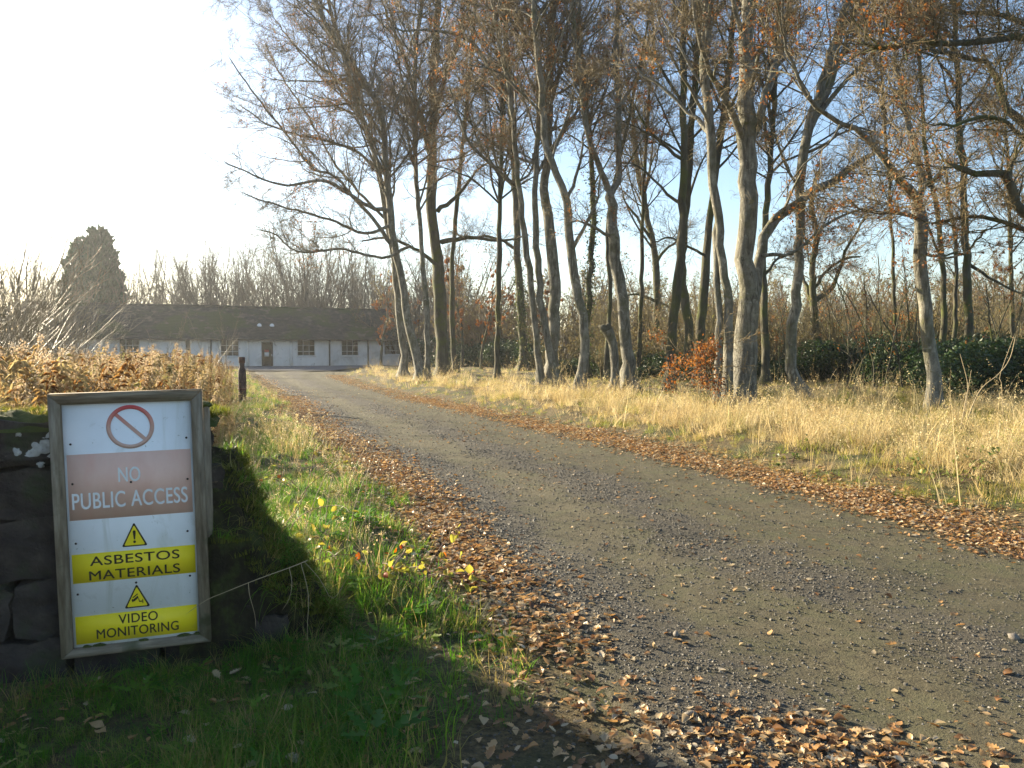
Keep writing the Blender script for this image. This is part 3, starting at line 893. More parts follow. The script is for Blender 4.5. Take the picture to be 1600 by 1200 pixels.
# --- left clump, broad fan of branches over the track
traced_tree('beech_tree', 'twin-stemmed pale beech at the left end of the row, fanning far left over the bungalow', 35, [
    (17, 9, 0, 0.35, [(657, 601), (651, 560), (642, 515), (633, 470), (626, 430), (615, 375), (606, 300), (602, 250), (596, 180), (570, 130), (535, 80), (500, 20)], 'TX'),
    (11, 7, (0.6, 1.5), 0.35, [(668, 596), (668, 540), (666, 480), (660, 400), (652, 300), (649, 187), (650, 75), (660, 0)], 'TX'),
    (8, 2, -2, 0.2, [(618, 392), (590, 350), (560, 318), (525, 277), (487, 262), (450, 214), (394, 142), (355, 85)], 'L'),
    (8, 2, -4, 0.2, [(608, 330), (575, 322), (540, 300), (505, 282), (450, 290), (400, 275), (345, 250)], 'L'),
    (7, 2, 1, 0.2, [(604, 275), (575, 250), (545, 230), (495, 217), (455, 208), (410, 190), (372, 160)], 'L'),
    (6, 2, -3, 0.3, [(640, 385), (600, 402), (560, 395), (532, 388), (487, 394), (457, 390), (430, 365), (395, 358)], 'L'),
    (7, 2, 3, 0.2, [(600, 220), (570, 170), (520, 120), (470, 80), (430, 30)], 'LX'),
    (6, 2, -3, 0.2, [(612, 350), (570, 365), (520, 345), (470, 330), (420, 318), (375, 300)], 'L'),
], 11, leaves=3600, dens=(2.0, 2.6, 3.4, 2.2), sprays=0.72, leafzone=lambda c: np.exp(-((c[:, 0] + 4.5) / 2.2) ** 2) + 0.15)
traced_tree('beech_tree', 'slender leaning beech stem left of the twin-stemmed beech, nearest the bungalow', 37, [
    (15, 7, 0, 0.45, [(631, 597), (632, 560), (625, 500), (619, 440), (612, 390), (600, 320), (585, 240), (560, 170), (540, 90), (520, 30)], 'TX'),
    (6, 2, 2, 0.2, [(605, 345), (560, 300), (520, 250), (480, 180), (440, 120), (410, 60)], 'L'),
], 12, leaves=1400, dens=(1.8, 2.3, 3.2, 2.0))
traced_tree('beech_tree', 'stout dark tree behind the twin-stemmed beech, mossy straight trunk', 41, [
    (27, 12, 0, 0.45, [(693, 588), (690, 540), (687, 480), (683, 400), (673, 330), (675, 262), (676, 195), (679, 94), (686, 0)], 'TX'),
    (10, 2, -3, 0.2, [(690, 378), (730, 372), (787, 376), (830, 365)], 'L'),
    (9, 2, 3, 0.2, [(684, 330), (720, 300), (750, 262), (790, 240)], 'L'),
    (9, 3, -3, 0.2, [(675, 250), (650, 160), (630, 80), (600, 10)], 'LX'),
    (8, 3, 3, 0.2, [(678, 180), (700, 110), (720, 40), (735, 0)], 'LX'),
    (8, 2, -4, 0.2, [(690, 420), (650, 390), (600, 372), (560, 378)], 'L'),
], 13, 'bark_dark', leaves=3200, dens=(1.6, 2.4, 3.4, 2.2))
traced_tree('young_tree', 'thin straight dark sapling standing alone between the left clump and the middle clump', 35, [
    (12, 5, 0, 0.35, [(777, 601), (778, 540), (779, 450), (780, 350), (783, 262), (785, 180), (780, 90), (786, 0)], 'TX'),
], 14, 'bark_dark', leaves=2400, dens=(2.2, 2.2, 3.4, 2.0))
traced_tree('ivy_tree', 'dark trunk in the shade right of the lone sapling, further back', 48, [
    (17, 9, 0, 0.4, [(816, 582), (817, 540), (813, 470), (808, 400), (806, 320), (800, 200), (790, 60), (786, 0)], 'TX'),
    (7, 2, 2, 0.2, [(808, 390), (770, 370), (730, 372), (700, 360)], 'L'),
], 15, 'bark_dark', leaves=3000, dens=(1.8, 2.2, 3.0, 1.6), group='dark trees deeper in the wood')
# --- middle clump
traced_tree('beech_tree', 'three-stemmed beech clump in the middle with splayed roots and crossing pale stems', 28, [
    (26, 13, 0.5, 0.55, [(857, 614), (862, 570), (866, 500), (865, 430), (857, 350), (851, 300), (855, 225), (859, 112), (862, 0)], 'TX'),
    (14, 8, (-0.4, -0.8), 0.4, [(845, 612), (842, 570), (837, 530), (829, 450), (820, 370), (815, 320), (806, 244), (799, 150), (780, 60), (770, 5)], 'TX'),
    (16, 8, (-0.7, 0.2), 0.4, [(877, 621), (872, 590), (859, 555), (848, 480), (840, 410), (836, 330), (838, 250), (842, 150), (838, 60), (830, 0)], 'TX'),
    (10, 3, -2, 0.2, [(860, 135), (835, 85), (817, 49), (780, 20), (735, 5)], 'LX'),
    (8, 2, -3, 0.2, [(812, 295), (780, 268), (740, 230), (715, 180), (700, 120)], 'L'),
    (8, 2, 2, 0.2, [(858, 240), (890, 190), (915, 150), (930, 90)], 'L'),
    (9, 2, -2, 0.2, [(800, 160), (760, 100), (730, 60), (690, 50), (640, 48), (600, 40)], 'L'),
], 16, leaves=3600, dens=(1.5, 2.3, 3.3, 2.2), sprays=0.7)
traced_tree('beech_tree', 'crooked pale beech with swollen foot just right of the three-stemmed clump', 25, [
    (20, 11, 0, 0.5, [(908, 622), (911, 580), (913, 530), (909, 490), (899, 440), (892, 390), (888, 345), (882, 305), (866, 262), (852, 225), (847, 150), (838, 70), (834, 0)], 'TX'),
    (8, 2, -1, 0.25, [(894, 390), (915, 350), (935, 310), (940, 250)], 'L'),
    (7, 2, 2, 0.2, [(885, 315), (905, 260), (915, 200), (925, 120)], 'L'),
    (6, 2, -2, 0.2, [(848, 180), (800, 130), (770, 110), (720, 100)], 'L'),
], 17, leaves=1800, flare=1.3)
traced_tree('beech_tree', 'tall straight beech forking high up, beside the short broken stem', 26, [
    (25, 18, 0, 0.7, [(982, 616), (981, 580), (977, 530), (972, 470), (961, 400), (957, 360), (953, 310), (950, 290)], 'T'),
    (13, 8, -0.8, 0.2, [(951, 298), (942, 275), (935, 255), (917, 197), (909, 122), (900, 57), (893, 0)], 'LX'),
    (14, 9, 0.8, 0.2, [(954, 305), (966, 280), (968, 255), (966, 153), (961, 87), (966, 0)], 'LX'),
    (7, 2, -2, 0.2, [(958, 370), (930, 355), (905, 345), (880, 350)], 'L'),
    (7, 2, 2, 0.2, [(966, 170), (990, 130), (1010, 80), (1020, 20)], 'L'),
], 18, leaves=1700, flare=0.9)
# broken stem
def broken_stem():
    d = 25.5
    rng = np.random.default_rng(3)
    W = np.array([at(957, 624, d), at(961, 590, d), at(960, 560, d - 0.1), at(957, 535, d - 0.1), at(949, 515, d - 0.15)])
    W[0, 2] = float(ground_h(W[0, 0], W[0, 1])) - 0.1
    WP = smooth_path(np.concatenate([W, np.array([[.17], [.14], [.14], [.15], [.19]])], 1), 16)
    base = np.array([W[0, 0], W[0, 1], W[0, 2] + 0.1])
    root = empty('broken_tree', base)
    V, Q, T = stem_tube(WP[:, :3] - base, WP[:, 3], 12, 0.5, rng, False)
    Acc().add(V, Q, T).build('trunk', M['bark'], root, smooth=True)
    top = W[-1] - base
    for k, (dx, dz, ln) in enumerate(((-0.25, 0.1, 0.3), (-0.2, -0.06, 0.34), (0.05, 0.2, 0.22))):
        p = np.stack([top, top + np.array([dx, 0, dz]) * 0.6, top + np.array([dx, 0.03 * k, dz]) * 1.25])
        V, Q, T = stem_tube(p, np.array([.13, .11, .085]), 8, 0, rng, True)
        Acc().add(V, Q, T).build('stub', M['bark_dark'], root, smooth=True)
    cap = np.linspace(0, 2 * math.pi, 9)[:-1]
    tag(root, 'short broken pale stem with a dark knobbly snapped top', 'tree', None)
broken_stem()
traced_tree('beech_tree', 'dark upright trunk leaning slightly right, mossy along its left edge', 25, [
    (21, 11, 0, 0.55, [(1044, 621), (1046, 580), (1049, 530), (1056, 470), (1063, 415), (1067, 350), (1068, 280), (1068, 219), (1068, 109), (1070, 0)], 'TX'),
    (7, 2, -2, 0.2, [(1068, 250), (1035, 225), (1005, 190), (985, 150)], 'L'),
    (7, 2, 2, 0.2, [(1067, 320), (1040, 300), (1010, 270), (985, 255), (960, 258)], 'L'),
    (6, 2, 1, 0.2, [(1069, 180), (1095, 130), (1105, 60)], 'L'),
], 19, 'bark_dark', leaves=1600)
traced_tree('oak_tree', 'dark trunk just behind the mossy leaning one', 33, [
    (19, 9, 0, 0.45, [(1074, 585), (1076, 540), (1072, 480), (1066, 420), (1072, 330), (1080, 200), (1090, 80), (1094, 0)], 'TX'),
], 20, 'bark_dark', leaves=900, dens=(1.6, 2.2, 3, 1.6), group='dark trees deeper in the wood')
traced_tree('oak_tree', 'dark straight trunk seen between the leaning mossy trunk and the big beech', 31, [
    (19, 10, 0, 0.45, [(1093, 575), (1094, 520), (1100, 440), (1106, 380), (1110, 328), (1128, 200), (1140, 100), (1150, 0)], 'TX'),
    (6, 2, -3, 0.2, [(1104, 400), (1075, 385), (1050, 372), (1020, 380)], 'L'),
], 21, 'bark_dark', leaves=900, dens=(1.6, 2.2, 3, 1.6), group='dark trees deeper in the wood')
# --- the big beech on the right and its slim companion
traced_tree('beech_tree', 'slim pale twin stems on splayed mossy roots beside the biggest beech, copper leaves low down', 18.9, [
    (17, 16, 0, 0.6, [(1131, 648), (1137, 600), (1140, 550), (1137, 490), (1132, 440), (1126, 390), (1119, 328), (1112, 219), (1103, 153), (1101, 87), (1108, 0)], 'TX'),
    (12, 12, (-0.2, 0.5), 1.0, [(1119, 652), (1121, 600), (1121, 540), (1122, 480), (1119, 430), (1119, 390), (1117, 340)], 'T'),
    (11, 2, 1.5, 0.2, [(1115, 215), (1095, 190), (1075, 175), (1031, 135), (987, 105), (950, 98)], 'L'),
    (7, 2, -2, 0.2, [(1110, 200), (1085, 150), (1060, 110), (1040, 60), (1020, 10)], 'L'),
    (4, 1.5, -0.6, 0.1, [(1130, 590), (1112, 585), (1095, 572), (1082, 560)], 'L'),
    (4, 1.5, -0.9, 0.1, [(1132, 600), (1118, 598), (1100, 592), (1086, 585)], 'L'),
], 22, leaves=1500, leaf_size=0.065, leaf_jit=0.09, flare=0.9, dens=(1.6, 2.3, 3.6, 2.6), leafzone=lambda c: np.where(c[:, 2] < 2.6, 160, np.where(c[:, 2] < 4.2, 3.0, 1.0)))
traced_tree('beech_tree', 'biggest beech with thick grey trunk dividing into several limbs', 19.3, [
    (44, 26, 0, 0.62, [(1156, 645), (1160, 600), (1166, 550), (1170, 480), (1166, 420), (1166, 350), (1170, 300), (1167, 240), (1165, 175), (1167, 87), (1169, 0)], 'TX'),
    (18, 9, 1.2, 0.2, [(1172, 235), (1189, 175), (1206, 118), (1224, 66), (1236, 0)], 'LX'),
    (14, 6, -1.4, 0.2, [(1164, 225), (1140, 165), (1119, 131), (1095, 80), (1085, 20)], 'LX'),
    (26, 10, (0.3, 1.5), 0.5, [(1176, 470), (1183, 430), (1188, 395), (1200, 363), (1224, 332), (1263, 302), (1307, 280), (1342, 254), (1368, 236)], 'L'),
    (8, 2, -2, 0.2, [(1205, 345), (1225, 330), (1245, 280), (1270, 240)], 'L'),
    (8, 3, 1, 0.2, [(1190, 400), (1240, 395), (1290, 352), (1345, 328), (1400, 338)], 'L'),
    (9, 3, -2, 0.2, [(1168, 150), (1185, 90), (1200, 30)], 'LX'),
], 23, leaves=1500, flare=1.1, dens=(1.5, 2.4, 3.8, 2.8))
traced_tree('beech_tree', 'kinked slim beech right of the biggest beech, pale bent foot', 21, [
    (21, 15, 0, 0.55, [(1258, 638), (1256, 618), (1242, 592), (1234, 550), (1240, 500), (1245, 440), (1248, 390), (1250, 340), (1254, 262), (1264, 197), (1281, 144), (1298, 87), (1318, 20)], 'TX'),
    (10, 6, 1, 0.2, [(1265, 205), (1285, 165), (1307, 109), (1333, 26), (1345, 0)], 'LX'),
    (6, 2, -2, 0.2, [(1252, 300), (1228, 260), (1210, 210), (1190, 170)], 'L'),
    (6, 2, -1, 0.2, [(1258, 240), (1295, 220), (1340, 200), (1380, 210)], 'L'),
], 24, leaves=900, flare=0.6, dens=(1.6, 2.4, 3.8, 2.8))
traced_tree('beech_tree', 'pale beech nearest the right edge with a wide fork and long arm reaching left', 17.4, [
    (27, 22, 0, 0.85, [(1469, 664), (1460, 630), (1455, 580), (1450, 540), (1446, 480), (1441, 420), (1438, 360), (1435, 318), (1432, 300)], 'T'),
    (16, 5, -1.2, 0.25, [(1434, 312), (1420, 292), (1403, 276), (1388, 258), (1374, 238), (1350, 213), (1320, 196), (1289, 175), (1259, 144), (1237, 96), (1224, 44)], 'LX'),
    (15, 6, 0.8, 0.2, [(1434, 314), (1440, 280), (1432, 240), (1420, 205), (1412, 160), (1398, 90), (1405, 30)], 'LX'),
    (8, 3, -0.8, 0.2, [(1435, 303), (1450, 285), (1468, 270), (1490, 258), (1510, 250), (1535, 228)], 'L'),
    (6, 2, 1, 0.2, [(1374, 238), (1365, 205), (1378, 170), (1380, 120)], 'L'),
    (6, 2, -1, 0.2, [(1443, 395), (1470, 402), (1500, 400), (1520, 385)], 'L'),
    (7, 2, -1.5, 0.2, [(1437, 345), (1415, 335), (1380, 332), (1345, 326), (1310, 300)], 'L'),
], 25, leaves=1500, flare=0.6, dens=(1.7, 2.5, 4.0, 3.0))
# --- big oak standing outside the right edge, limbs coming into the picture
traced_tree('oak_tree', 'oak outside the right edge whose dark limbs reach in at upper right', 15, [
    (46, 36, 0, 0.95, [(1760, 690), (1752, 560), (1745, 450), (1738, 350), (1730, 260), (1725, 150)], 'TX'),
    (22, 8, (0, -1.0), 0.3, [(1735, 390), (1660, 372), (1610, 345), (1590, 320), (1577, 282), (1562, 270), (1540, 266), (1512, 268), (1470, 250)], 'L'),
    (9, 3, (-0.8, 0.4), 0.2, [(1577, 282), (1580, 255), (1592, 231), (1600, 190)], 'L'),
    (20, 6, (0, 1.0), 0.25, [(1730, 260), (1660, 225), (1610, 195), (1581, 174), (1566, 150), (1561, 122), (1545, 98), (1506, 90), (1470, 82), (1430, 70)], 'L'),
    (16, 5, (0, -1.5), 0.3, [(1728, 180), (1650, 90), (1600, 60), (1559, 60), (1487, 68), (1440, 62), (1380, 76), (1340, 66)], 'L'),
    (15, 5, (0, 1.6), 0.3, [(1727, 150), (1650, 60), (1600, 37), (1562, 22), (1500, 20), (1440, 10)], 'L'),
    (11, 5, (0, 0.8), 0.3, [(1738, 420), (1650, 385), (1600, 357), (1562, 347), (1534, 339), (1506, 339), (1469, 345), (1440, 350)], 'L'),
    (10, 4, (0, -2.0), 0.3, [(1737, 300), (1660, 240), (1600, 218), (1560, 185), (1500, 192), (1450, 195)], 'L'),
], 26, 'bark_dark', leaves=1200, dens=(2.2, 2.9, 4.2, 2.8), lmax1=3.0)
# --- trees deeper in, each traced
traced_tree('oak_tree', 'twisted dark oak with wide low arms against pale sky, behind the forked beech', 46, [
    (15, 9, 0, 0.5, [(1026, 560), (1026, 500), (1026, 450), (1024, 410), (1018, 370), (1010, 330), (1000, 280), (990, 220)], 'TX'),
    (7, 2, 1, 0.2, [(1024, 412), (1040, 390), (1062, 372), (1080, 350)], 'L'),
    (6, 2, -1, 0.2, [(1022, 470), (1005, 462), (990, 460), (975, 465)], 'L'),
    (6, 2, -1, 0.2, [(1016, 372), (995, 340), (980, 320), (970, 300)], 'L'),
    (5, 2, -1, 0.2, [(1028, 470), (1042, 478), (1055, 490)], 'L'),
], 27, 'bark_dark', leaves=700, dens=(1.8, 2.0, 2.4, 1.2), group='dark trees deeper in the wood')
traced_tree('oak_tree', 'spreading dark oak with brown leaf tiers, deep between two pale beeches', 39, [
    (17, 7, 0, 0.4, [(1275, 580), (1275, 530), (1271, 470), (1270, 420), (1276, 370), (1268, 320), (1280, 260)], 'T'),
    (11, 4, 1, 0.25, [(1272, 480), (1262, 455), (1255, 430), (1246, 395)], 'L'),
    (9, 3, -1, 0.25, [(1274, 470), (1300, 450), (1312, 420), (1322, 390), (1340, 360), (1358, 330)], 'L'),
    (7, 3, 1.5, 0.25, [(1272, 450), (1290, 425), (1318, 405), (1350, 400)], 'L'),
], 28, 'bark_dark', leaves=3200, dens=(2.2, 2.2, 2.6, 1.4), group='dark trees deeper in the wood')
traced_tree('oak_tree', 'straight dark trunk right of the right-hand beech, red-brown leaf spray across it', 27, [
    (16, 9, 0, 0.45, [(1512, 575), (1513, 520), (1512, 450), (1509, 356), (1506, 300), (1506, 262), (1501, 225), (1495, 120), (1490, 0)], 'TX'),
    (6, 2, -1, 0.2, [(1513, 400), (1490, 395), (1465, 405)], 'L'),
    (7, 2, 1, 0.2, [(1512, 412), (1540, 430), (1575, 450), (1605, 462)], 'L'),
    (5, 2, -1, 0.2, [(1510, 395), (1530, 372), (1545, 355)], 'L'),
], 29, 'bark_dark', leaves=2200, dens=(1.6, 2.2, 3, 1.6), group='dark trees deeper in the wood', leafzone=lambda c: np.where((c[:, 2] < 5.5), 6, 1.0))
traced_tree('oak_tree', 'slender dark forked tree just behind the right-hand beech', 30, [
    (12, 6, 0, 0.4, [(1474, 575), (1475, 520), (1474, 450), (1470, 380), (1462, 320), (1450, 260), (1440, 160), (1435, 60)], 'TX'),
    (9, 4, 1, 0.3, [(1490, 560), (1493, 480), (1494, 420), (1492, 370), (1484, 320), (1478, 260)], 'L'),
    (6, 2, 1, 0.2, [(1473, 420), (1462, 385), (1452, 355), (1440, 340)], 'L'),
], 30, 'bark_dark', leaves=1400, dens=(1.6, 2.2, 3, 1.6), group='dark trees deeper in the wood')
traced_tree('young_tree', 'thin bare tree close to the right edge of the wood', 30, [
    (9, 4, 0, 0.3, [(1583, 590), (1582, 500), (1580, 430), (1577, 340), (1575, 260), (1570, 180)], 'TX'),
], 31, 'bark_dark', leaves=300, dens=(2.0, 2.2, 2.6, 1.4), group='dark trees deeper in the wood')
traced_tree('ivy_tree', 'trunk wrapped in green ivy behind the crooked pale beech', 36, [
    (13, 8, 0, 0.5, [(916, 590), (915, 540), (919, 470), (924, 400), (927, 340), (925, 260), (915, 150), (905, 40)], 'TX'),
], 32, 'bark_dark', leaves=500, dens=(1.6, 2.0, 2.6, 1.2), group='dark trees deeper in the wood')
traced_tree('young_tree', 'thin dark stem behind the broken stem', 33, [
    (10, 5, 0, 0.5, [(947, 592), (948, 540), (953, 470), (950, 400), (952, 330), (975, 220), (1000, 100)], 'TX'),
], 33, 'bark_dark', leaves=400, dens=(1.6, 2.0, 2.6, 1.2), group='dark trees deeper in the wood')

traced_tree('young_tree', 'slim dark stem just right of the stout tree in the left clump', 44, [
    (11, 6, 0, 0.4, [(712, 590), (708, 540), (706, 470), (709, 380), (719, 260), (734, 120), (744, 0)], 'TX'),
], 34, 'bark_dark', leaves=900, dens=(1.6, 2.0, 2.6, 1.2), group='dark trees deeper in the wood')
traced_tree('young_tree', 'slim dark stem between the forked beech and the mossy leaning trunk', 36, [
    (10, 5, 0, 0.45, [(997, 592), (999, 540), (1002, 470), (1004, 350), (1011, 200), (1021, 60)], 'TX'),
], 35, 'bark_dark', leaves=500, dens=(1.6, 2.0, 2.6, 1.2), group='dark trees deeper in the wood')
traced_tree('oak_tree', 'dark trunk in the shade close behind the right side of the biggest beech', 30, [
    (15, 8, 0, 0.4, [(1197, 590), (1196, 530), (1193, 450), (1195, 370), (1204, 250), (1212, 120), (1216, 20)], 'TX'),
    (6, 2, 1, 0.2, [(1194, 430), (1215, 405), (1235, 398), (1262, 402)], 'L'),
], 36, 'bark_dark', leaves=1500, dens=(1.7, 2.1, 2.8, 1.4), group='dark trees deeper in the wood')
traced_tree('young_tree', 'thin dark stem left of the right-hand beech, deep in the wood', 34, [
    (8, 4, 0, 0.4, [(1398, 585), (1399, 520), (1396, 440), (1392, 340), (1385, 220), (1376, 90)], 'TX'),
], 37, 'bark_dark', leaves=500, dens=(1.7, 2.0, 2.6, 1.2), group='dark trees deeper in the wood')

def ivy_on(root_name_match, label_has, n, zmax, r, seed):
    rng = np.random.default_rng(seed)
    for o in list(bpy.data.objects):
        if o.type == 'EMPTY' and label_has in o.get('label', ''):
            tr = [c for c in o.children if c.name.startswith('trunk')][0]
            co = np.empty(len(tr.data.vertices) * 3, np.float32); tr.data.vertices.foreach_get('co', co); co = co.reshape(-1, 3)
            co = co[:40 * 12]
            co = co[(co[:, 2] < zmax)]
            C = co[rng.integers(0, len(co), n)] + rng.normal(size=(n, 3)) * r
            C[:, 2] += rng.uniform(-0.25, 0.25, n)
            V, T, a = leaf_quads(rng, C, 0.11)
            Acc().add(V, None, T, a).build('ivy', M['ivy'], o)
ivy_on('', 'trunk wrapped in green ivy', 1800, 9, 0.10, 5)
ivy_on('', 'dark trunk in the shade right of the lone sapling', 1400, 6, 0.12, 6)

# ------------------------------------------------------------------ background trees: prototypes and copies
def free_tree(seed, H, nst, spread, dens, bark, twig, leaves=0, r0=0.16, lean=0.3, split=0.15, lmax1=4.0, leaf_size=0.12, twig_r=1.6):
    """a bare tree of several stems in local coordinates, hidden far from the camera until copied"""
    rng = np.random.default_rng(seed)
    stems, bst = [], []
    for k in range(nst):
        a = rng.uniform(0, 6.28)
        d = np.array([math.cos(a) * spread, math.sin(a) * spread, 1.0]) * (1 if nst > 1 else 1)
        if nst == 1: d = np.array([rng.normal() * 0.05, rng.normal() * 0.05, 1])
        h = H * rng.uniform(0.7, 1.0)
        p = np.array([math.cos(a), math.sin(a), 0]) * (split if nst > 1 else 0) + np.array([0, 0, -0.15])
        pts = [p]
        d = nrm(d)
        for q in range(9):
            d = nrm(d + rng.normal(size=3) * 0.10 + np.array([0, 0, 0.06]))
            pts.append(pts[-1] + d * h / 9)
        path = smooth_path(np.array(pts), 16)
        rad = np.linspace(r0 * rng.uniform(0.7, 1.1), 0.015, 16)
        stems.append((path, rad, True)); bst.append((path, rad, 0.22))
    return finish_tree('bare_tree', rng, np.zeros(3), stems, bst, 'x', 'tree', None, M[bark], M[twig], dens, leaves, False, 0.4, up=0.16, lmax1=lmax1, leaf_size=leaf_size, twig_r=twig_r)

def place(root, x, y, s, rz, label, group, dz=0.0, name=None):
    root.location = (x, y, float(height(x, y)) - 0.05 + dz)
    root.scale = (s, s, s)
    root.rotation_euler = (0, 0, rz)
    tag(root, label, 'tree', group)
    return root

def place_many(protos, spots, label, group, name):
    used = set()
    for k, (x, y, s) in enumerate(spots):
        p = protos[k % len(protos)]
        r = p if id(p) not in used else copy_tree(p)
        used.add(id(p))
        r.name = name
        place(r, x, y, s, (k * 2.399) % 6.283, label, group)

rng = np.random.default_rng(50)
# thicket behind the bungalow
cop = [free_tree(60 + k, 11.5, 9, 0.30, (2.2, 3.2, 3.0, 0), 'twig_far', 'twig_far', r0=0.09, lmax1=3.4, twig_r=1.9) for k in range(3)]
spots = []
for px in np.linspace(186, 720, 26):
    y = rng.uniform(76, 92)
    spots.append(((px + rng.uniform(-8, 8) - 800) / F_PX * y, y, rng.uniform(1.0, 1.32)))
for px in np.linspace(330, 610, 8):
    y = rng.uniform(95, 110)
    spots.append(((px - 800) / F_PX * y, y, rng.uniform(1.35, 1.5)))
place_many(cop, spots, 'bare upright multi-stemmed tree in the thicket behind the bungalow roof', 'thicket behind the bungalow', 'thicket_tree')
# grey scrub trees at the far left
cop2 = [free_tree(70 + k, 8.5, 7, 0.42, (2.0, 2.6, 2.6, 0), 'twig_far', 'twig_far', r0=0.08, lmax1=3.0, twig_r=1.8) for k in range(2)]
spots = [((px - 800) / F_PX * y, y, s) for px, y, s in ((-60, 46, 1.25), (-15, 50, 1.15), (20, 44, 1.0), (45, 53, 1.05), (75, 48, 0.8), (100, 52, 0.62), (-120, 42, 1.2), (5, 60, 1.5), (130, 50, 0.5), (60, 62, 1.2))]
place_many(cop2, spots, 'grey bare scrub tree at the far left beside the cypress', 'scrub trees left of the bungalow', 'scrub_tree')
# reddish far woodland on the right
cop3 = [free_tree(80 + k, 9, 6, 0.5, (2.8, 3.2, 3.2, 0), 'twig_red', 'twig_red', r0=0.10, lmax1=3.6, leaves=1500, twig_r=2.6) for k in range(3)]
spots = []
for k, px in enumerate(np.linspace(640, 1690, 110)):
    y = rng.uniform(58, 100)
    spots.append(((px + rng.uniform(-14, 14) - 800) / F_PX * y, y, rng.uniform(0.75, 1.25)))
place_many(cop3, spots, 'hazy brown tree in the far wood edge behind the row of beeches', 'far brown wood edge', 'far_tree')
# olive and tan scrub in front of it
M['twig_olive'] = surf_mat('olive_scrub_bark', [(0.3, (0.09, 0.078, 0.035)), (0.7, (0.2, 0.165, 0.085))], 0.6, 3, 0, 10, 0.85)
cop6 = [free_tree(120 + k, 4.6, 8, 0.6, (3.4, 3.6, 3.2, 0), 'twig_olive', 'twig_olive', r0=0.04, lmax1=2.2, leaves=1100, leaf_size=0.09, twig_r=1.5) for k in range(3)]
spots = []
for k, px in enumerate(np.linspace(870, 1690, 52)):
    y = rng.uniform(34, 56)
    spots.append(((px + rng.uniform(-14, 14) - 800) / F_PX * y, y, rng.uniform(0.6, 1.1)))
place_many(cop6, spots, 'tan and olive twiggy scrub bush deep in the wood behind the trunks', 'tan scrub behind the trunks', 'scrub_bush')
# copper-leaved trees filling the shade behind the left half of the row
cop4 = [free_tree(90 + k, 9.5, 1, 0.1, (2.4, 2.2, 1.8, 0), 'bark_dark', 'twig', r0=0.14, lmax1=3.4, leaves=3800, leaf_size=0.11, twig_r=1.2) for k in range(2)]
spots = [((px - 800) / F_PX * y, y, s) for px, y, s in ((596, 62, 0.9), (722, 58, 1.05), (752, 52, 0.8), (700, 66, 1.1), (790, 60, 0.95), (838, 57, 0.8), (650, 70, 1.0))]
place_many(cop4, spots, 'small tree still holding copper leaves in the shade behind the left clump', 'copper-leaved trees in the shade', 'copper_tree')
# thin pale saplings in the scrub on the right
cop5 = [free_tree(100 + k, 5.5, 2, 0.22, (2.2, 2.2, 1.8, 0), 'bark_dark', 'twig', r0=0.035, lmax1=1.6, leaves=160, leaf_size=0.07, twig_r=1.0) for k in range(3)]
spots = [((px - 800) / F_PX * y, y, s) for px, y, s in ((1328, 28, .9), (1352, 30, 1.0), (1372, 26, .85), (1404, 30, 1.1), (1420, 27, .9), (1310, 32, .9), (1385, 33, 1.2), (1540, 25, .9), (1560, 30, 1.1), (1212, 34, .9), (1190, 36, 1.0), (1000, 40, .8), (1232, 30, .7), (1590, 24, .8))]
place_many(cop5, spots, 'thin twiggy sapling in the undergrowth between the right-hand trunks', 'saplings in the undergrowth', 'sapling')

# cypress
def cypress():
    rng = np.random.default_rng(41)
    y = 76
    bx = (147 - 800) / F_PX * y
    base = np.array([bx, y, float(height(bx, y))])
    root = empty('cypress_tree', base)
    C, A = [], []
    for (ox, H, rw, n) in ((-0.95, 11.9, 2.45, 11000), (0.85, 12.9, 2.45, 12000)):
        z = H * (1 - rng.random(n) ** 0.62)
        t = z / H
        prof = rw * (np.clip(1 - t, 0, 1) ** 0.48) * (1 - 0.25 * np.exp(-t * 12)) + 0.08
        a = rng.uniform(0, 6.28, n)
        rr = prof * (0.72 + 0.3 * rng.random(n) ** 0.5) * (1 + 0.17 * np.sin(a * 5 + z * 2.2) + 0.13 * np.sin(a * 3 - z * 3.7) + 0.08 * np.sin(a * 9 + z * 6.1)) + (rng.random(n) < 0.05) * 0.28
        C.append(np.stack([ox * (1 - 0.2 * t) + rr * np.cos(a), rr * np.sin(a), z], -1))
        A.append(np.stack([np.cos(a), np.sin(a), np.full(n, 1.6)], -1))
    C = np.concatenate(C); D = nrm(np.concatenate(A) + rng.normal(size=C.shape) * 0.45)
    K = len(C)
    s = nrm(np.cross(D, rng.normal(size=(K, 3))))
    L = rng.uniform(0.22, 0.6, K)[:, None]
    V = np.stack([C - D * L * 0.3, C + D * L * 0.3 + s * L * 0.28, C + D * L, C + D * L * 0.25 - s * L * 0.28], 1).reshape(-1, 3)
    b = np.arange(K) * 4
    T = np.concatenate([np.stack([b, b + 1, b + 2], -1), np.stack([b, b + 2, b + 3], -1)])
    Acc().add(V, None, T, np.repeat(rng.random(K), 4)).build('crown', M['conifer'], root)
    for ox, H in ((-0.75, 11), (0.75, 12.2)):
        p = smooth_path(np.array([[ox, 0, -0.2], [ox, 0.05, H * .5], [ox, 0, H]]), 10)
        V, Q, T = stem_tube(p, np.linspace(0.28, 0.02, 10), 10, 0.4, rng, True)
        Acc().add(V, Q, T).build('trunk', M['bark_dark'], root, smooth=True)
    tag(root, 'dense dark green twin-topped cypress rising behind the bungalow roof', 'tree')
cypress()

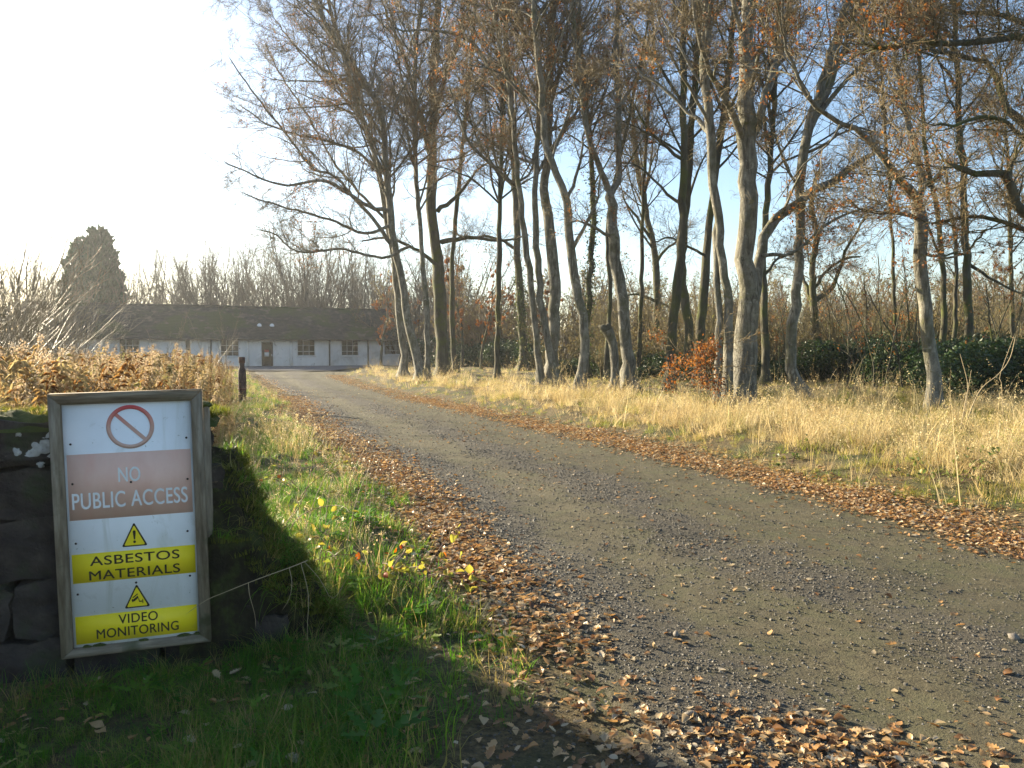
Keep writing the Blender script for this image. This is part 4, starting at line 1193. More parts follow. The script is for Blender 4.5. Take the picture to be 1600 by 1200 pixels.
# evergreen shrubs under the far trees
def shrub(seed, w, h, n):
    rng = np.random.default_rng(seed)
    root = empty('evergreen_shrub')
    a = rng.uniform(0, 6.28, n); e = rng.random(n)
    ce = rng.normal(size=(14, 3)) * np.array([w * 0.42, w * 0.42, 0]) + np.stack([np.zeros(14), np.zeros(14), rng.uniform(0.25, 0.7, 14) * h], -1)
    rad = rng.uniform(0.35, 0.6, 14) * h * 0.8
    ci = rng.integers(0, 14, n)
    dirs = nrm(rng.normal(size=(n, 3)))
    C = ce[ci] + dirs * rad[ci][:, None] * (0.7 + 0.3 * rng.random(n))[:, None]
    C[:, 2] = np.abs(C[:, 2])
    V, T, at_ = leaf_quads(rng, C, 0.125, 0.1, np.clip(0.45 * rng.random(n) + 0.5 * rng.random(14)[ci], 0, 1))
    Acc().add(V, None, T, at_).build('foliage', M['evergreen'], root)
    P = np.stack([np.stack([np.array([0, 0, -.1]), ce[k] * 0.5, ce[k]]) for k in range(14)])
    Acc().add(*tubes(P, np.full((14, 3), 0.03), 4)).build('stems', M['bark_dark'], root)
    return root
shr = [shrub(200 + k, 2.2, 2.0, 9500) for k in range(3)]
spots = []
for px in np.linspace(880, 1680, 26):
    y = rng.uniform(33, 46) - (4 if px > 1300 else 0)
    spots.append(((px + rng.uniform(-22, 22) - 800) / F_PX * y, y, 0.4 + 0.75 * rng.random() ** 1.5))
for px, y, s in ((715, 66, 1.2), (745, 60, 1.0), (770, 63, 1.1), (810, 56, 0.9), (840, 54, 0.8), (560, 90, 1.6), (590, 88, 1.5), (1530, 22, .75), (1575, 20, .7), (1610, 21, .8), (1500, 27, .8), (1560, 26, .9), (1450, 29, .8), (1390, 32, .9), (1320, 33, .9)):
    spots.append(((px - 800) / F_PX * y, y, s))
used = set()
for k, (x, y, s) in enumerate(spots):
    p = shr[k % 3]
    r = p if k < 3 else copy_tree(p)
    r.location = (x, y, float(height(x, y)) - 0.05); r.scale = (s * 1.25, s * 1.25, s); r.rotation_euler = (0, 0, k * 1.7)
    tag(r, 'dark glossy evergreen shrub in the shaded bank behind the trunks', 'shrub', 'dark evergreen shrubs behind the trunks')

# ------------------------------------------------------------------ scattering of what nobody could count
def scatter(name, pts, rot, scl, idx, protos, label, cat):
    """one object: protos (unlinked meshes) placed on points"""
    kinds = []
    for k, (me, mat) in enumerate(protos):
        if not len(me.materials): me.materials.append(mat)
        kinds.append(me)
    me = bpy.data.meshes.new(name)
    n = len(pts)
    me.vertices.add(n)
    me.vertices.foreach_set('co', np.asarray(pts, np.float32).ravel())
    a = me.attributes.new('rot', 'FLOAT_VECTOR', 'POINT'); a.data.foreach_set('vector', np.asarray(rot, np.float32).ravel())
    a = me.attributes.new('scl', 'FLOAT', 'POINT'); a.data.foreach_set('value', np.asarray(scl, np.float32))
    a = me.attributes.new('idx', 'INT', 'POINT'); a.data.foreach_set('value', np.asarray(idx, np.int32))
    me.update()
    o = bpy.data.objects.new(name, me)
    COL.objects.link(o)
    ng = bpy.data.node_groups.new(name, 'GeometryNodeTree')
    ng.interface.new_socket('Geometry', in_out='INPUT', socket_type='NodeSocketGeometry')
    ng.interface.new_socket('Geometry', in_out='OUTPUT', socket_type='NodeSocketGeometry')
    gi = ng.nodes.new('NodeGroupInput'); go = ng.nodes.new('NodeGroupOutput')
    ip = ng.nodes.new('GeometryNodeInstanceOnPoints')
    ip.inputs['Pick Instance'].default_value = True
    def na(nm, ty):
        q = ng.nodes.new('GeometryNodeInputNamedAttribute'); q.data_type = ty; q.inputs['Name'].default_value = nm
        return q.outputs['Attribute']
    ng.links.new(gi.outputs[0], ip.inputs['Points'])
    ng.links.new(kinds_node(ng, kinds), ip.inputs['Instance'])
    ng.links.new(na('idx', 'INT'), ip.inputs['Instance Index'])
    ng.links.new(na('rot', 'FLOAT_VECTOR'), ip.inputs['Rotation'])
    ng.links.new(na('scl', 'FLOAT'), ip.inputs['Scale'])
    ng.links.new(ip.outputs[0], go.inputs[0])
    md = o.modifiers.new('scatter', 'NODES'); md.node_group = ng
    tag(o, label, cat, None, 'stuff')
    return o

def blades(rng, n, h, spread, width, bend, N=5):
    """a tuft of curved grass blades; flat tapering strips"""
    a = rng.uniform(0, 6.28, n)
    r = spread * np.sqrt(rng.random(n))
    o = np.stack([r * np.cos(a), r * np.sin(a), np.full(n, -0.02)], -1)
    ln = h * rng.uniform(0.45, 1.15, n)
    az = a + rng.normal(size=n) * 0.9
    out = np.stack([np.cos(az), np.sin(az), np.zeros(n)], -1)
    b = bend * rng.uniform(0.3, 1.5, n)
    t = np.linspace(0, 1, N)
    P = o[:, None] + ln[:, None, None] * (t[None, :, None] * np.array([0, 0, 1.0]) * (1 - 0.28 * (b[:, None, None] * t[None, :, None]) ** 1.5) +
                                          out[:, None] * (0.10 * t + b[:, None] * 0.55 * t ** 2.2)[..., None])
    side = np.stack([-np.sin(az + rng.normal(size=n) * .6), np.cos(az), np.zeros(n)], -1)
    w = width * rng.uniform(0.6, 1.3, n)[:, None] * (1 - t[None] ** 1.5)
    A = P + side[:, None] * w[..., None] * 0.5
    Bv = P - side[:, None] * w[..., None] * 0.5
    V = np.stack([A[:, :-1], Bv[:, :-1]], 2).reshape(n, -1, 3)
    V = np.concatenate([V, P[:, -1:]], 1)
    m = V.shape[1]
    base = (np.arange(n) * m)[:, None]
    q = []
    for k in range(N - 2):
        q.append(np.stack([base[:, 0] + 2 * k, base[:, 0] + 2 * k + 1, base[:, 0] + 2 * k + 3, base[:, 0] + 2 * k + 2], -1))
    T = np.stack([base[:, 0] + m - 3, base[:, 0] + m - 2, base[:, 0] + m - 1], -1)
    return V.reshape(-1, 3), np.concatenate(q), T, P

def tuft(seed, n, h, spread, width, bend, heads=0, name='tuft'):
    rng = np.random.default_rng(seed)
    V, Q, T, P = blades(rng, n, h, spread, width, bend)
    ac = Acc().add(V, Q, T)
    if heads:   # loose seed heads on some stalks
        for k in range(heads):
            p = P[k % n, -1]
            m = 9
            q0 = P[k % n, -2]
            c = p + (q0 - p) * rng.random((m, 1)) * 0.8 + rng.normal(size=(m, 3)) * np.array([0.012, 0.012, 0.02])
            v, t, a = leaf_quads(rng, c, 0.02)
            ac.add(v, None, t)
    return ac.data(name)

def grid_points(rng, x0, x1, y0, y1, dens):
    n = int((x1 - x0) * (y1 - y0) * dens)
    return rng.uniform(x0, x1, n), rng.uniform(y0, y1, n)

def put(x, y, dz=0.0):
    return np.stack([x, y, ground_z(x, y) + dz], -1)

def wall_side(x, y):
    """distance behind the wall's face (positive = field side) and position along the wall"""
    s = (x - WALL_O[0]) * WALL_U[0] + (y - WALL_O[1]) * WALL_U[1]
    b = -((x - WALL_O[0]) * WALL_N[0] + (y - WALL_O[1]) * WALL_N[1])
    return s, b

R2 = np.random.default_rng(99)
def zrot(rng, n, tilt=0.12):
    return np.stack([rng.normal(size=n) * tilt, rng.normal(size=n) * tilt, rng.uniform(0, 6.28, n)], -1)

# --- dry grass on the right
dry = [(tuft(300 + k, 34, 0.62, 0.17, 0.0065, 1.0 + 0.45 * (k % 3), 8), M['straw']) for k in range(5)]
dry += [(tuft(310 + k, 30, 0.42, 0.16, 0.0075, 1.5, 0), M['straw']) for k in range(3)]
dry += [(tuft(320 + k, 34, 0.30, 0.15, 0.0075, 1.2, 0), M['mixgrass']) for k in range(3)]
dry += [(tuft(330 + k, 5, 1.15, 0.10, 0.006, 0.5, 5), M['straw']) for k in range(2)]
px_, py_ = [], []
for (ya, yb, xa, xb, de) in ((4, 10, 2.5, 10, 60), (10, 16, 0, 14, 42), (16, 24, -4, 20, 22), (24, 36, -10, 28, 9), (36, 52, -14, 40, 4)):
    x, y = grid_points(R2, xa, xb, ya, yb, de)
    px_.append(x); py_.append(y)
x = np.concatenate(px_); y = np.concatenate(py_)
s = x - xr(y)
P3d = put(x, y)
k = (s > 1.15 + 0.45 * lump(x, y, 1.1, 8)) & in_view(P3d, 120)
# shorter, sparser under the trees
shade = sstep(16, 26, y) * sstep(2.0, 7.0, s)
k &= R2.random(len(x)) > 0.35 * shade
k &= R2.random(len(x)) < np.clip(0.85 + 0.5 * lump(x, y, 2.4, 61), 0.4, 1)
k &= ~((np.hypot((x - 4.2) / 0.45, (y - 10.3) / 0.3) < 1) & (R2.random(len(x)) < 0.8))
x, y, s, shade = x[k], y[k], s[k], shade[k]
n = len(x)
tall = sstep(1.0, 2.8, s) * np.clip(0.55 + 0.5 * lump(x, y, 1.7, 21) + 0.2 * lump(x, y, 5.0, 3), 0.05, 1.2) * (1 - 0.45 * shade)
grn_ = sstep(4.0, 8.0, s) * 0.75 + 0.55 * sstep(2.4, 1.3, s) + 0.5 * (lump(x, y, 0.6, 44) > 0.25)
idx = np.where(R2.random(n) < grn_ * 0.8, R2.integers(8, 11, n), np.where(R2.random(n) < np.clip(tall * 0.9, 0.1, 0.85), R2.integers(0, 5, n), np.where(R2.random(n) < 0.5 - 0.25 * shade, R2.integers(5, 8, n), R2.integers(8, 11, n))))
scl = np.clip(0.38 + 0.8 * tall, 0.3, 1.35) * R2.uniform(0.65, 1.25, n)
rot = zrot(R2, n, 0.24)
stk = R2.random(n) < 0.05
idx = np.where(stk, R2.integers(11, 13, n), idx); scl = np.where(stk, R2.uniform(0.7, 1.15, n), scl)
scatter('dry_grass', put(x, y), rot, scl, idx, dry, 'sunlit straw-coloured dry grass between the track and the tree row', 'grass')

# --- short shaded grass and weeds: left verge and foreground
def weed(seed):
    rng = np.random.default_rng(seed)
    ac = Acc()
    for k in range(9):
        a = rng.uniform(0, 6.28); L = rng.uniform(0.07, 0.15); z = rng.uniform(0.03, 0.12); r = rng.uniform(0.02, 0.1)
        c = np.array([math.cos(a) * r, math.sin(a) * r, z]); o = np.array([math.cos(a), math.sin(a), rng.uniform(-0.1, 0.4)])
        sd = np.array([-math.sin(a), math.cos(a), 0]) * L * 0.22
        ac.add(*tubes(np.stack([np.array([0, 0, -.01]), (c * np.array([.6, .6, .6])), c])[None], np.full((1, 3), 0.0018), 3))
        for t0, t1 in ((0, .45), (.3, .75), (.6, 1.0)):      # a toothed, three-part leaf
            p0, p1 = c + o * L * t0, c + o * L * t1; m = (p0 + p1) / 2 + np.array([0, 0, .008]); w_ = sd * (1.25 - t0)
            ac.add([p0, m + w_, p1, m - w_], None, [[0, 1, 2], [0, 2, 3]])
    return ac.data('weed')
grn = [(tuft(400 + k, 34, 0.24, 0.11, 0.0055, 1.3), M['green']) for k in range(4)] + [(tuft(410 + k, 30, 0.30, 0.12, 0.005, 1.2), M['mixgrass']) for k in range(3)] + [(tuft(420 + k, 16, 0.5, 0.10, 0.004, 0.9, 6), M['straw']) for k in range(3)] + [(weed(430 + k), M['green']) for k in range(2)]
px_, py_ = [], []
for (ya, yb, xa, xb, de) in ((2.3, 4.6, -3.2, 0.9, 330), (4.6, 8, -3.5, 0.8, 170), (8, 14, -6, 0, 90), (14, 26, -11, -1, 45), (26, 50, -20, -6, 12)):
    x, y = grid_points(R2, xa, xb, ya, yb, de)
    px_.append(x); py_.append(y)
x = np.concatenate(px_); y = np.concatenate(py_)
sl = xl(y) - x
ws, wb = wall_side(x, y)
edge = 0.42 + 0.22 * lump(x, y, 1.7, 5) + 0.35 * sstep(3.8, 2.6, y) + 0.25 * sstep(9, 16, y)
k = (sl > edge + 0.12) & in_view(put(x, y), 120)
k &= ~((ws < 0.75) & (wb > -0.03) & (wb < 0.6)) & ~((ws < 1.5) & (wb > 0.05) & (wb < 0.5))     # the wall
k &= ~((wb > 0.55) & (ws < 0.6) & (y < 7))                                                     # hidden behind it
k &= ~((x < -0.40 * y - 0.2) & (y > 6))                                                        # the herb field
# bare patches at the wall's foot and under the litter
k &= R2.random(len(x)) < np.clip(0.55 + 0.5 * lump(x, y, 2.0, 31) + 0.45 * sstep(0.4, 1.0, sl - edge), 0.12, 1)
x, y, sl = x[k], y[k], sl[k]
n = len(x)
far = sstep(6.0, 13.0, y)
u_ = R2.random(n)
idx = np.where(u_ < 0.84 - 0.36 * far, R2.integers(0, 4, n), np.where((u_ < 0.96 - 0.12 * far) | (y < 4.7), R2.integers(4, 7, n), R2.integers(7, 10, n)))
wd = R2.random(n) < 0.07 * (y < 7)
idx = np.where(wd, R2.integers(10, 12, n), idx)
scl = R2.uniform(0.4, 1.05, n) * (0.72 + 0.34 * lump(x, y, 1.9, 13)) * (1 + 0.1 * far)
scatter('verge_grass', put(x, y), zrot(R2, n, 0.16), scl, idx, grn, 'rough green grass on the left verge and below the sign', 'grass')

# --- the field of withered herbs behind the wall
def herb(seed, h, nl, fluff):
    rng = np.random.default_rng(seed)
    ac, fl = Acc(), Acc()
    p = np.array([0, 0, -0.05]); d = nrm(np.array([rng.normal() * 0.08, rng.normal() * 0.08, 1]))
    pts = [p]
    for q in range(6):
        d = nrm(d + rng.normal(size=3) * 0.06); pts.append(pts[-1] + d * h / 6)
    pts = np.array(pts)
    ac.add(*tubes(pts[None], np.linspace(0.005, 0.002, 7)[None], 3))
    t = rng.uniform(0.25, 0.97, nl)
    f = t * 6; i_ = np.minimum(f.astype(int), 5); u_ = (f - i_)[:, None]
    c = pts[i_] * (1 - u_) + pts[i_ + 1] * u_
    a = rng.uniform(0, 6.28, nl)
    out = np.stack([np.cos(a), np.sin(a), rng.uniform(-0.9, 0.5, nl)], -1)
    L = rng.uniform(0.04, 0.11, nl)[:, None]
    side = nrm(np.cross(out, [0, 0, 1.0])) * rng.uniform(0.004, 0.010, nl)[:, None]
    mid = c + out * L * 0.5 + np.array([0, 0, 0.015])
    tip = c + out * L + np.array([0, 0, -0.03])
    V = np.stack([c, mid + side, tip, mid - side], 1).reshape(-1, 3)
    b = np.arange(nl) * 4
    ac.add(V, None, np.concatenate([np.stack([b, b + 1, b + 2], -1), np.stack([b, b + 2, b + 3], -1)]))
    me = ac
    if fluff:
        m = fluff
        tt = rng.uniform(0.72, 1.03, m)
        cc = pts[0] + (pts[-1] - pts[0]) * tt[:, None] + rng.normal(size=(m, 3)) * np.array([0.028, 0.028, 0.02]) * (1.15 - tt[:, None] * 0.5)
        v, t_, a_ = leaf_quads(rng, cc, 0.022)
        me.add(v, None, t_)
    d_ = me.data('herb')
    if fluff:
        d_.materials.append(M['herb']); d_.materials.append(M['fluff'])
        npoly = len(d_.polygons)
        mi = np.zeros(npoly, np.int32); mi[-2 * fluff:] = 1
        d_.polygons.foreach_set('material_index', mi)
    return d_
hb = [(herb(500 + k, 1.2, 30, 120), M['herb']) for k in range(4)] + [(herb(510 + k, 1.0, 64, 0), M['herb']) for k in range(5)] + [(tuft(520 + k, 18, 0.95, 0.16, 0.005, 0.7, 8), M['straw2']) for k in range(2)]
px_, py_ = [], []
for (ya, yb, de) in ((4.4, 9, 34), (9, 16, 32), (16, 30, 15), (30, 46, 5)):
    x, y = grid_points(R2, -36, -1.2, ya, yb, de)
    px_.append(x); py_.append(y)
x = np.concatenate(px_); y = np.concatenate(py_)
ws, wb = wall_side(x, y)
k = (x < -0.345 * y - 0.05 * lump(y, x, 1.2, 2) - 0.1 - 0.85 * np.maximum(0, 10.0 - y)) & (wb > 0.62) & in_view(put(x, y, 1.0), 160)
x, y = x[k], y[k]
n = len(x)
idx = np.where(R2.random(n) < 0.15 + 0.15 * lump(x, y, 0.5, 17), R2.integers(0, 4, n), np.where(R2.random(n) < 0.55, R2.integers(4, 9, n), R2.integers(9, 11, n)))
edgef = sstep(0, 1.6, -0.345 * y - x)
scl = (0.6 + 0.62 * R2.random(n) ** 1.6) * (0.55 + 0.45 * edgef) * (1.04 + 0.16 * lump(x, y, 0.7, 3))
scatter('withered_herbs', put(x, y), zrot(R2, n, 0.10), scl, idx, hb, 'rust and straw coloured withered herbs with fluffy seed heads behind the wall', 'undergrowth')

# --- fallen leaves
def leaf_mesh(seed, kind):
    rng = np.random.default_rng(seed)
    if kind == 'oak':
        prof = [(0, .03), (.1, .06), (.2, .2), (.28, .12), (.4, .30), (.5, .17), (.62, .33), (.72, .18), (.84, .22), (.95, .1), (1, 0)]
    else:
        prof = [(0, .03), (.15, .17), (.4, .32), (.65, .28), (.85, .14), (1, 0)]
    L = 1.0
    V, Q = [], []
    cu, cs = rng.uniform(-0.5, 0.9), rng.uniform(0.1, 0.9)
    tw = rng.uniform(-0.3, 0.3)
    for t, w in prof:
        w *= rng.uniform(0.85, 1.15)
        zc = cu * (t - 0.5) ** 2 * 0.8
        for sgn in (-1, 0, 1):
            V.append([sgn * w, t - 0.5, zc + abs(sgn) * w * cs + sgn * tw * (t - 0.5) * 0.6 + rng.normal() * 0.012])
    for q in range(len(prof) - 1):
        Q += [[3 * q, 3 * q + 1, 3 * q + 4, 3 * q + 3], [3 * q + 1, 3 * q + 2, 3 * q + 5, 3 * q + 4]]
    V = np.array(V); V[:, 2] -= V[:, 2].min() * 0.6
    return mesh_data('leaf', V, Q, None, True)
lv = [(leaf_mesh(600 + k, 'beech'), M['litter']) for k in range(5)] + [(leaf_mesh(610 + k, 'oak'), M['litter']) for k in range(5)]
LX, LY, LS, LI = [], [], [], []
# right-hand drift
for (ya, yb, de) in ((5, 10, 820), (10, 16, 600), (16, 26, 330), (26, 46, 100)):
    n = int((yb - ya) * 3.0 * de)
    y = R2.uniform(ya, yb, n); sr = R2.normal(size=n) * 0.40 + 0.55
    x = xr(y) + sr
    k = (R2.random(n) < sstep(-0.45, 0.25, sr + 0.16 * lump(x, y, 2.2, 8)) * sstep(2.2, 1.0, sr) * np.clip(0.75 + 0.5 * lump(x, y, 3.1, 71), 0.25, 1))
    LX.append(x[k]); LY.append(y[k]); LS.append(0.024 + 0.038 * R2.random(k.sum())); LI.append(R2.integers(0, 7, k.sum()))
# left-hand drift
for (ya, yb, de) in ((2.4, 4.0, 75), (4.0, 5.2, 210), (5.2, 8, 520), (8, 14, 560), (14, 26, 220), (26, 46, 60)):
    n = int((yb - ya) * 2.0 * de)
    y = R2.uniform(ya, yb, n); c_ = 0.25 + 0.25 * sstep(7, 14, y); sl = R2.normal(size=n) * (0.24 + 0.14 * sstep(6, 10, y)) + c_
    x = xl(y) - sl
    k = R2.random(n) < sstep(-0.7, 0.1, sl + 0.2 * lump(x, y, 2.5, 9))
    LX.append(x[k]); LY.append(y[k]); LS.append(np.where(y[k] < 6, 0.026 + 0.05 * R2.random(k.sum()) ** 1.3, 0.026 + 0.042 * R2.random(k.sum()))); LI.append(np.where(y[k] < 6, R2.integers(3, 10, k.sum()), R2.integers(0, 8, k.sum())))
# strewn over the road
for (ya, yb, de) in ((2.3, 6, 60), (6, 14, 46), (14, 30, 18)):
    x, y = grid_points(R2, -8, 6, ya, yb, de)
    k = (x > xl(y)) & (x < xr(y))
    k &= R2.random(len(x)) < np.clip(0.4 + 0.55 * lump(x, y, 1.1, 14) + 0.5 * sstep(0.9, 0.0, x - xl(y)), 0.06, 1)
    LX.append(x[k]); LY.append(y[k]); LS.append(0.02 + 0.04 * R2.random(k.sum()) ** 1.4); LI.append(R2.integers(0, 10, k.sum()))
# foreground drift at the bottom edge
n = 560
x = R2.normal(size=n) * 0.42 + 1.15; y = R2.normal(size=n) * 0.16 + 3.12 - 0.12 * (x - 1.1)
LX.append(x); LY.append(y); LS.append(0.022 + 0.045 * R2.random(n) ** 1.2); LI.append(R2.integers(2, 10, n))
# leaves caught in the foreground grass and under the trees
for (xa, xb, ya, yb, de) in ((-2.6, 0.6, 2.3, 4.6, 60), (-1, 12, 13, 30, 14)):
    x, y = grid_points(R2, xa, xb, ya, yb, de)
    ws, wb = wall_side(x, y)
    k = (wb < -0.05) | (ws > 1.5) | (y > 8)
    LX.append(x[k]); LY.append(y[k]); LS.append(R2.uniform(0.035, 0.07, k.sum())); LI.append(R2.integers(2, 10, k.sum()))
x = np.concatenate(LX); y = np.concatenate(LY); s = np.concatenate(LS); ii = np.concatenate(LI)
P_ = put(x, y, 0.004)
k = in_view(P_, 60)
x, y, s, ii, P_ = x[k], y[k], s[k], ii[k], P_[k]
n = len(x)
P_[:, 2] += R2.random(n) * 0.035 * ((x > xr(y) - 0.1) | (x < xl(y)))
rot = np.stack([R2.normal(size=n) * 0.25, R2.normal(size=n) * 0.25, R2.uniform(0, 6.28, n)], -1)
scatter('fallen_leaves', P_, rot, s, ii, lv, 'drifts of rust and tan fallen leaves along both edges of the track', 'leaves')

# --- gravel on the track
def stone_mesh(seed, sub=1):
    rng = np.random.default_rng(seed)
    bm = bmesh.new()
    bmesh.ops.create_icosphere(bm, subdivisions=sub, radius=0.5)
    sc_ = rng.uniform(0.55, 1.25, 3); sc_[2] *= 0.55
    for v_ in bm.verts:
        v_.co = Vector(np.array(v_.co) * sc_ * rng.uniform(0.72, 1.2))
    me = bpy.data.meshes.new('stone')
    bm.to_mesh(me); bm.free()
    return me
st = [(stone_mesh(700 + k), M['pebble']) for k in range(8)]
GX, GY, GS = [], [], []
for (ya, yb, de, smin, smax) in ((2.3, 4.2, 6500, .005, .021), (4.2, 7, 3200, .007, .025), (7, 12, 1200, .01, .031), (12, 22, 280, .016, .04)):
    x, y = grid_points(R2, -6, 6, ya, yb, de)
    w = (x - xl(y)) / (xr(y) - xl(y))
    k = (w > -0.22) & (w < 1.03)
    k &= R2.random(len(x)) < np.clip(gravel_mask(x, y) * 1.15, 0.13, 1)
    x, y = x[k], y[k]
    GX.append(x); GY.append(y); GS.append(smin + (smax - smin) * R2.random(len(x)) ** 3.2)
x = np.concatenate(GX); y = np.concatenate(GY); s = np.concatenate(GS)
P_ = put(x, y); P_[:, 2] += s * 0.06
k = in_view(P_, 60)
n = int(k.sum())
scatter('gravel', P_[k], np.stack([R2.normal(size=n) * 0.35, R2.normal(size=n) * 0.35, R2.uniform(0, 6.28, n)], -1), s[k], R2.integers(0, 8, n), st, 'loose dark grey gravel strewn over the track', 'gravel')

# a few bigger stones one can pick out
M['bigstone'] = surf_mat('pale_stone', [(0.3, (0.11, 0.095, 0.08)), (0.7, (0.26, 0.23, 0.19))], 14, 6, 0.5, 50, 0.8, bdist=0.005)
for (px, py, dia, lab) in ((1084, 1138, 0.05, 'round pinkish-brown stone at the bottom edge, left of the leaf drift'), (1112, 1176, 0.03, 'small pale stone near the bottom edge below the round one'),
                           (1060, 1005, 0.045, 'dark upright stone in the gravel band of the near track'), (1596, 1018, 0.05, 'pale stone on the track at the right edge'),
                           (968, 942, 0.04, 'grey stone among gravel close to the left leaf drift')):
    cx = (px - 800) / F_PX
    yy = 1250 * 1.6 / (py - 543)
    xx = cx * yy
    o = link('stone', stone_mesh(int(px), 2), M['bigstone'], None, (xx, yy, float(ground_z(np.array(xx), np.array(yy))) + dia * 0.22), (0.2, 0.1, px))
    o.scale = (dia,) * 3
    for p in o.data.polygons: p.use_smooth = True
    tag(o, lab, 'stone')

# ------------------------------------------------------------------ the stone wall
yaw = math.atan2(WALL_U[1], WALL_U[0])
W0 = WALL_O + -WALL_N * 0.07
wall = empty('stone_wall', (W0[0], W0[1], float(height(W0[0], W0[1]))), (0, 0, yaw))
tag(wall, 'dark old stone wall with mossy top and collapsed mossy end behind the sign', 'wall')
def block(seed, lx, ly, lz):
    rng = np.random.default_rng(seed)
    bm = bmesh.new()
    bmesh.ops.create_cube(bm, size=1.0)
    bmesh.ops.scale(bm, vec=(lx, ly, lz), verts=bm.verts)
    bmesh.ops.subdivide_edges(bm, edges=bm.edges, cuts=4, use_grid_fill=True)
    h = np.array([lx, ly, lz]) / 2
    for v_ in bm.verts:
        c = np.array(v_.co)
        e = np.abs(c) / h
        near = np.sort(e)[::-1]
        if near[1] > 0.95: c = c * (1 - 0.018 / max(h.min() * 6, .3))
        if near[2] > 0.95: c = c * 0.975
        v_.co = Vector(c + rng.normal(size=3) * 0.010)
    me = bpy.data.meshes.new('stone'); bm.to_mesh(me); bm.free()
    me.materials.append(M['stone'])
    return me
rw = np.random.default_rng(808)
bl = [block(900 + k, 1, 1, 1) for k in range(1)]
z = -0.12
seed = 1000
rows = [(-0.12, 0.20), (0.20, 0.48), (0.48, 0.78), (0.78, 1.02), (1.02, 1.25)]
ends = [1.06, 0.92, 0.82, 0.76, 0.68]
for (z0, z1), e1 in zip(rows, ends):
    s_ = -3.2 + rw.uniform(0, 0.3)
    while s_ < e1 - 0.1:
        ln = rw.uniform(0.34, 0.72) if z1 < 1.1 else rw.uniform(0.5, 0.8)
        e_ = min(s_ + ln, e1)
        if e1 - e_ < 0.16: e_ = e1
        me = block(seed, e_ - s_ - 0.014, 0.46, z1 - z0 - 0.014); seed += 1
        top = z1 > 1.1
        o = link('stone', me, None, wall, ((s_ + e_) / 2, 0.23 + rw.uniform(-0.012, 0.012) - (0.02 if top else 0), (z0 + z1) / 2), (rw.normal() * 0.008, rw.normal() * 0.008, rw.normal() * 0.012))
        s_ = e_
# moss cap along the top
def moss_strip(s0, s1, y0, y1, z, hh, n, m, seed):
    ss = np.linspace(s0, s1, n); tt = np.linspace(0, 1, m)
    S, T_ = np.meshgrid(ss, tt, indexing='ij')
    e = np.minimum.reduce([sstep(0, 0.10, T_) , sstep(0, 0.10, 1 - T_)]) * sstep(0, 0.05, S - s0) * sstep(0, 0.05, s1 - S)
    Z = z - 0.05 + (hh + 0.05) * e * (0.75 + 0.3 * lump(S * 5, T_ * 3, 1.5, seed) + 0.2 * lump(S * 5, T_ * 3, 5, seed))
    Y = y0 + (y1 - y0) * T_ + 0.012 * lump(S, T_, 9, seed)
    V = np.stack([S, Y, Z], -1).reshape(-1, 3)
    i_ = np.arange(n * m).reshape(n, m)
    return Acc().add(V, np.stack([i_[:-1, :-1], i_[1:, :-1], i_[1:, 1:], i_[:-1, 1:]], -1))
moss_strip(-3.2, 0.72, -0.03, 0.49, 1.25, 0.05, 160, 24, 3).build('moss', M['moss'], wall, smooth=True)
# collapsed end: a mossy rubble slope
SS = np.array([0.62, 0.70, 0.76, 0.90, 0.95, 1.02, 1.10, 1.2, 1.3, 1.42, 1.54, 1.66])
SS = SS - 0.10 - 0.14 * np.clip((SS - 0.9) / 0.7, 0, 1)
HH = np.array([1.12, 1.10, 1.08, 1.06, 0.92, 0.78, 0.63, 0.53, 0.43, 0.28, 0.13, -0.06])
def mound():
    n, m = 90, 44
    ss = np.linspace(0.53, 1.44, n)
    hh = np.interp(ss, SS, HH)
    th = np.linspace(0, math.pi, m)
    V = []
    for s_, h_ in zip(ss, hh):
        cy, sy = np.cos(th), np.sin(th)
        dep = 0.15 + 0.12 * np.clip(h_, 0, 1)
        yy = 0.24 - dep * np.sign(cy) * np.abs(cy) ** 0.45
        zz = -0.15 + (h_ + 0.15) * np.abs(sy) ** 0.38
        r = 0.030 * lump(s_ * 6 + 0 * th, th * 3, 1.2, 5) + 0.018 * lump(s_ * 12 + 0 * th, th * 6, 1.7, 7) + 0.012 * lump(s_ * 30 + 0 * th, th * 14, 1.7, 2)
        V.append(np.stack([s_ + 0.4 * r, yy - r * np.sign(cy) * np.abs(cy), zz + r * sy * 1.2], -1))
    V = np.array(V)
    i_ = np.arange(n * m).reshape(n, m)
    return Acc().add(V, np.stack([i_[:-1, :-1], i_[:-1, 1:], i_[1:, 1:], i_[1:, :-1]], -1)), V
mo, MV = mound()
mo.build('mossy_rubble', M['bankmoss'], wall, smooth=True)
# lichen blotches on the face, left of the sign
def blotch(cx, cz, rx, rz, seed, y=-0.018):
    rng = np.random.default_rng(seed)
    n = 26
    a = np.linspace(0, 2 * math.pi, n, endpoint=False)
    r = 1 + 0.22 * np.sin(3 * a + seed) + 0.16 * np.sin(5 * a + 2 * seed) + rng.normal(size=n) * 0.07
    V = [[cx, y - 0.012, cz]] + [[cx + rx * .7 * r_ * math.cos(a_), y - 0.010, cz + rz * .7 * r_ * math.sin(a_)] for a_, r_ in zip(a, r)] + [[cx + rx * r_ * math.cos(a_), y + 0.02, cz + rz * r_ * math.sin(a_)] for a_, r_ in zip(a, r)]
    T = [[0, 1 + (q + 1) % n, 1 + q] for q in range(n)]
    Q = [[1 + q, 1 + (q + 1) % n, 1 + n + (q + 1) % n, 1 + n + q] for q in range(n)]
    Acc().add(V, Q, T).build('lichen', M['lichen'], wall, smooth=False)
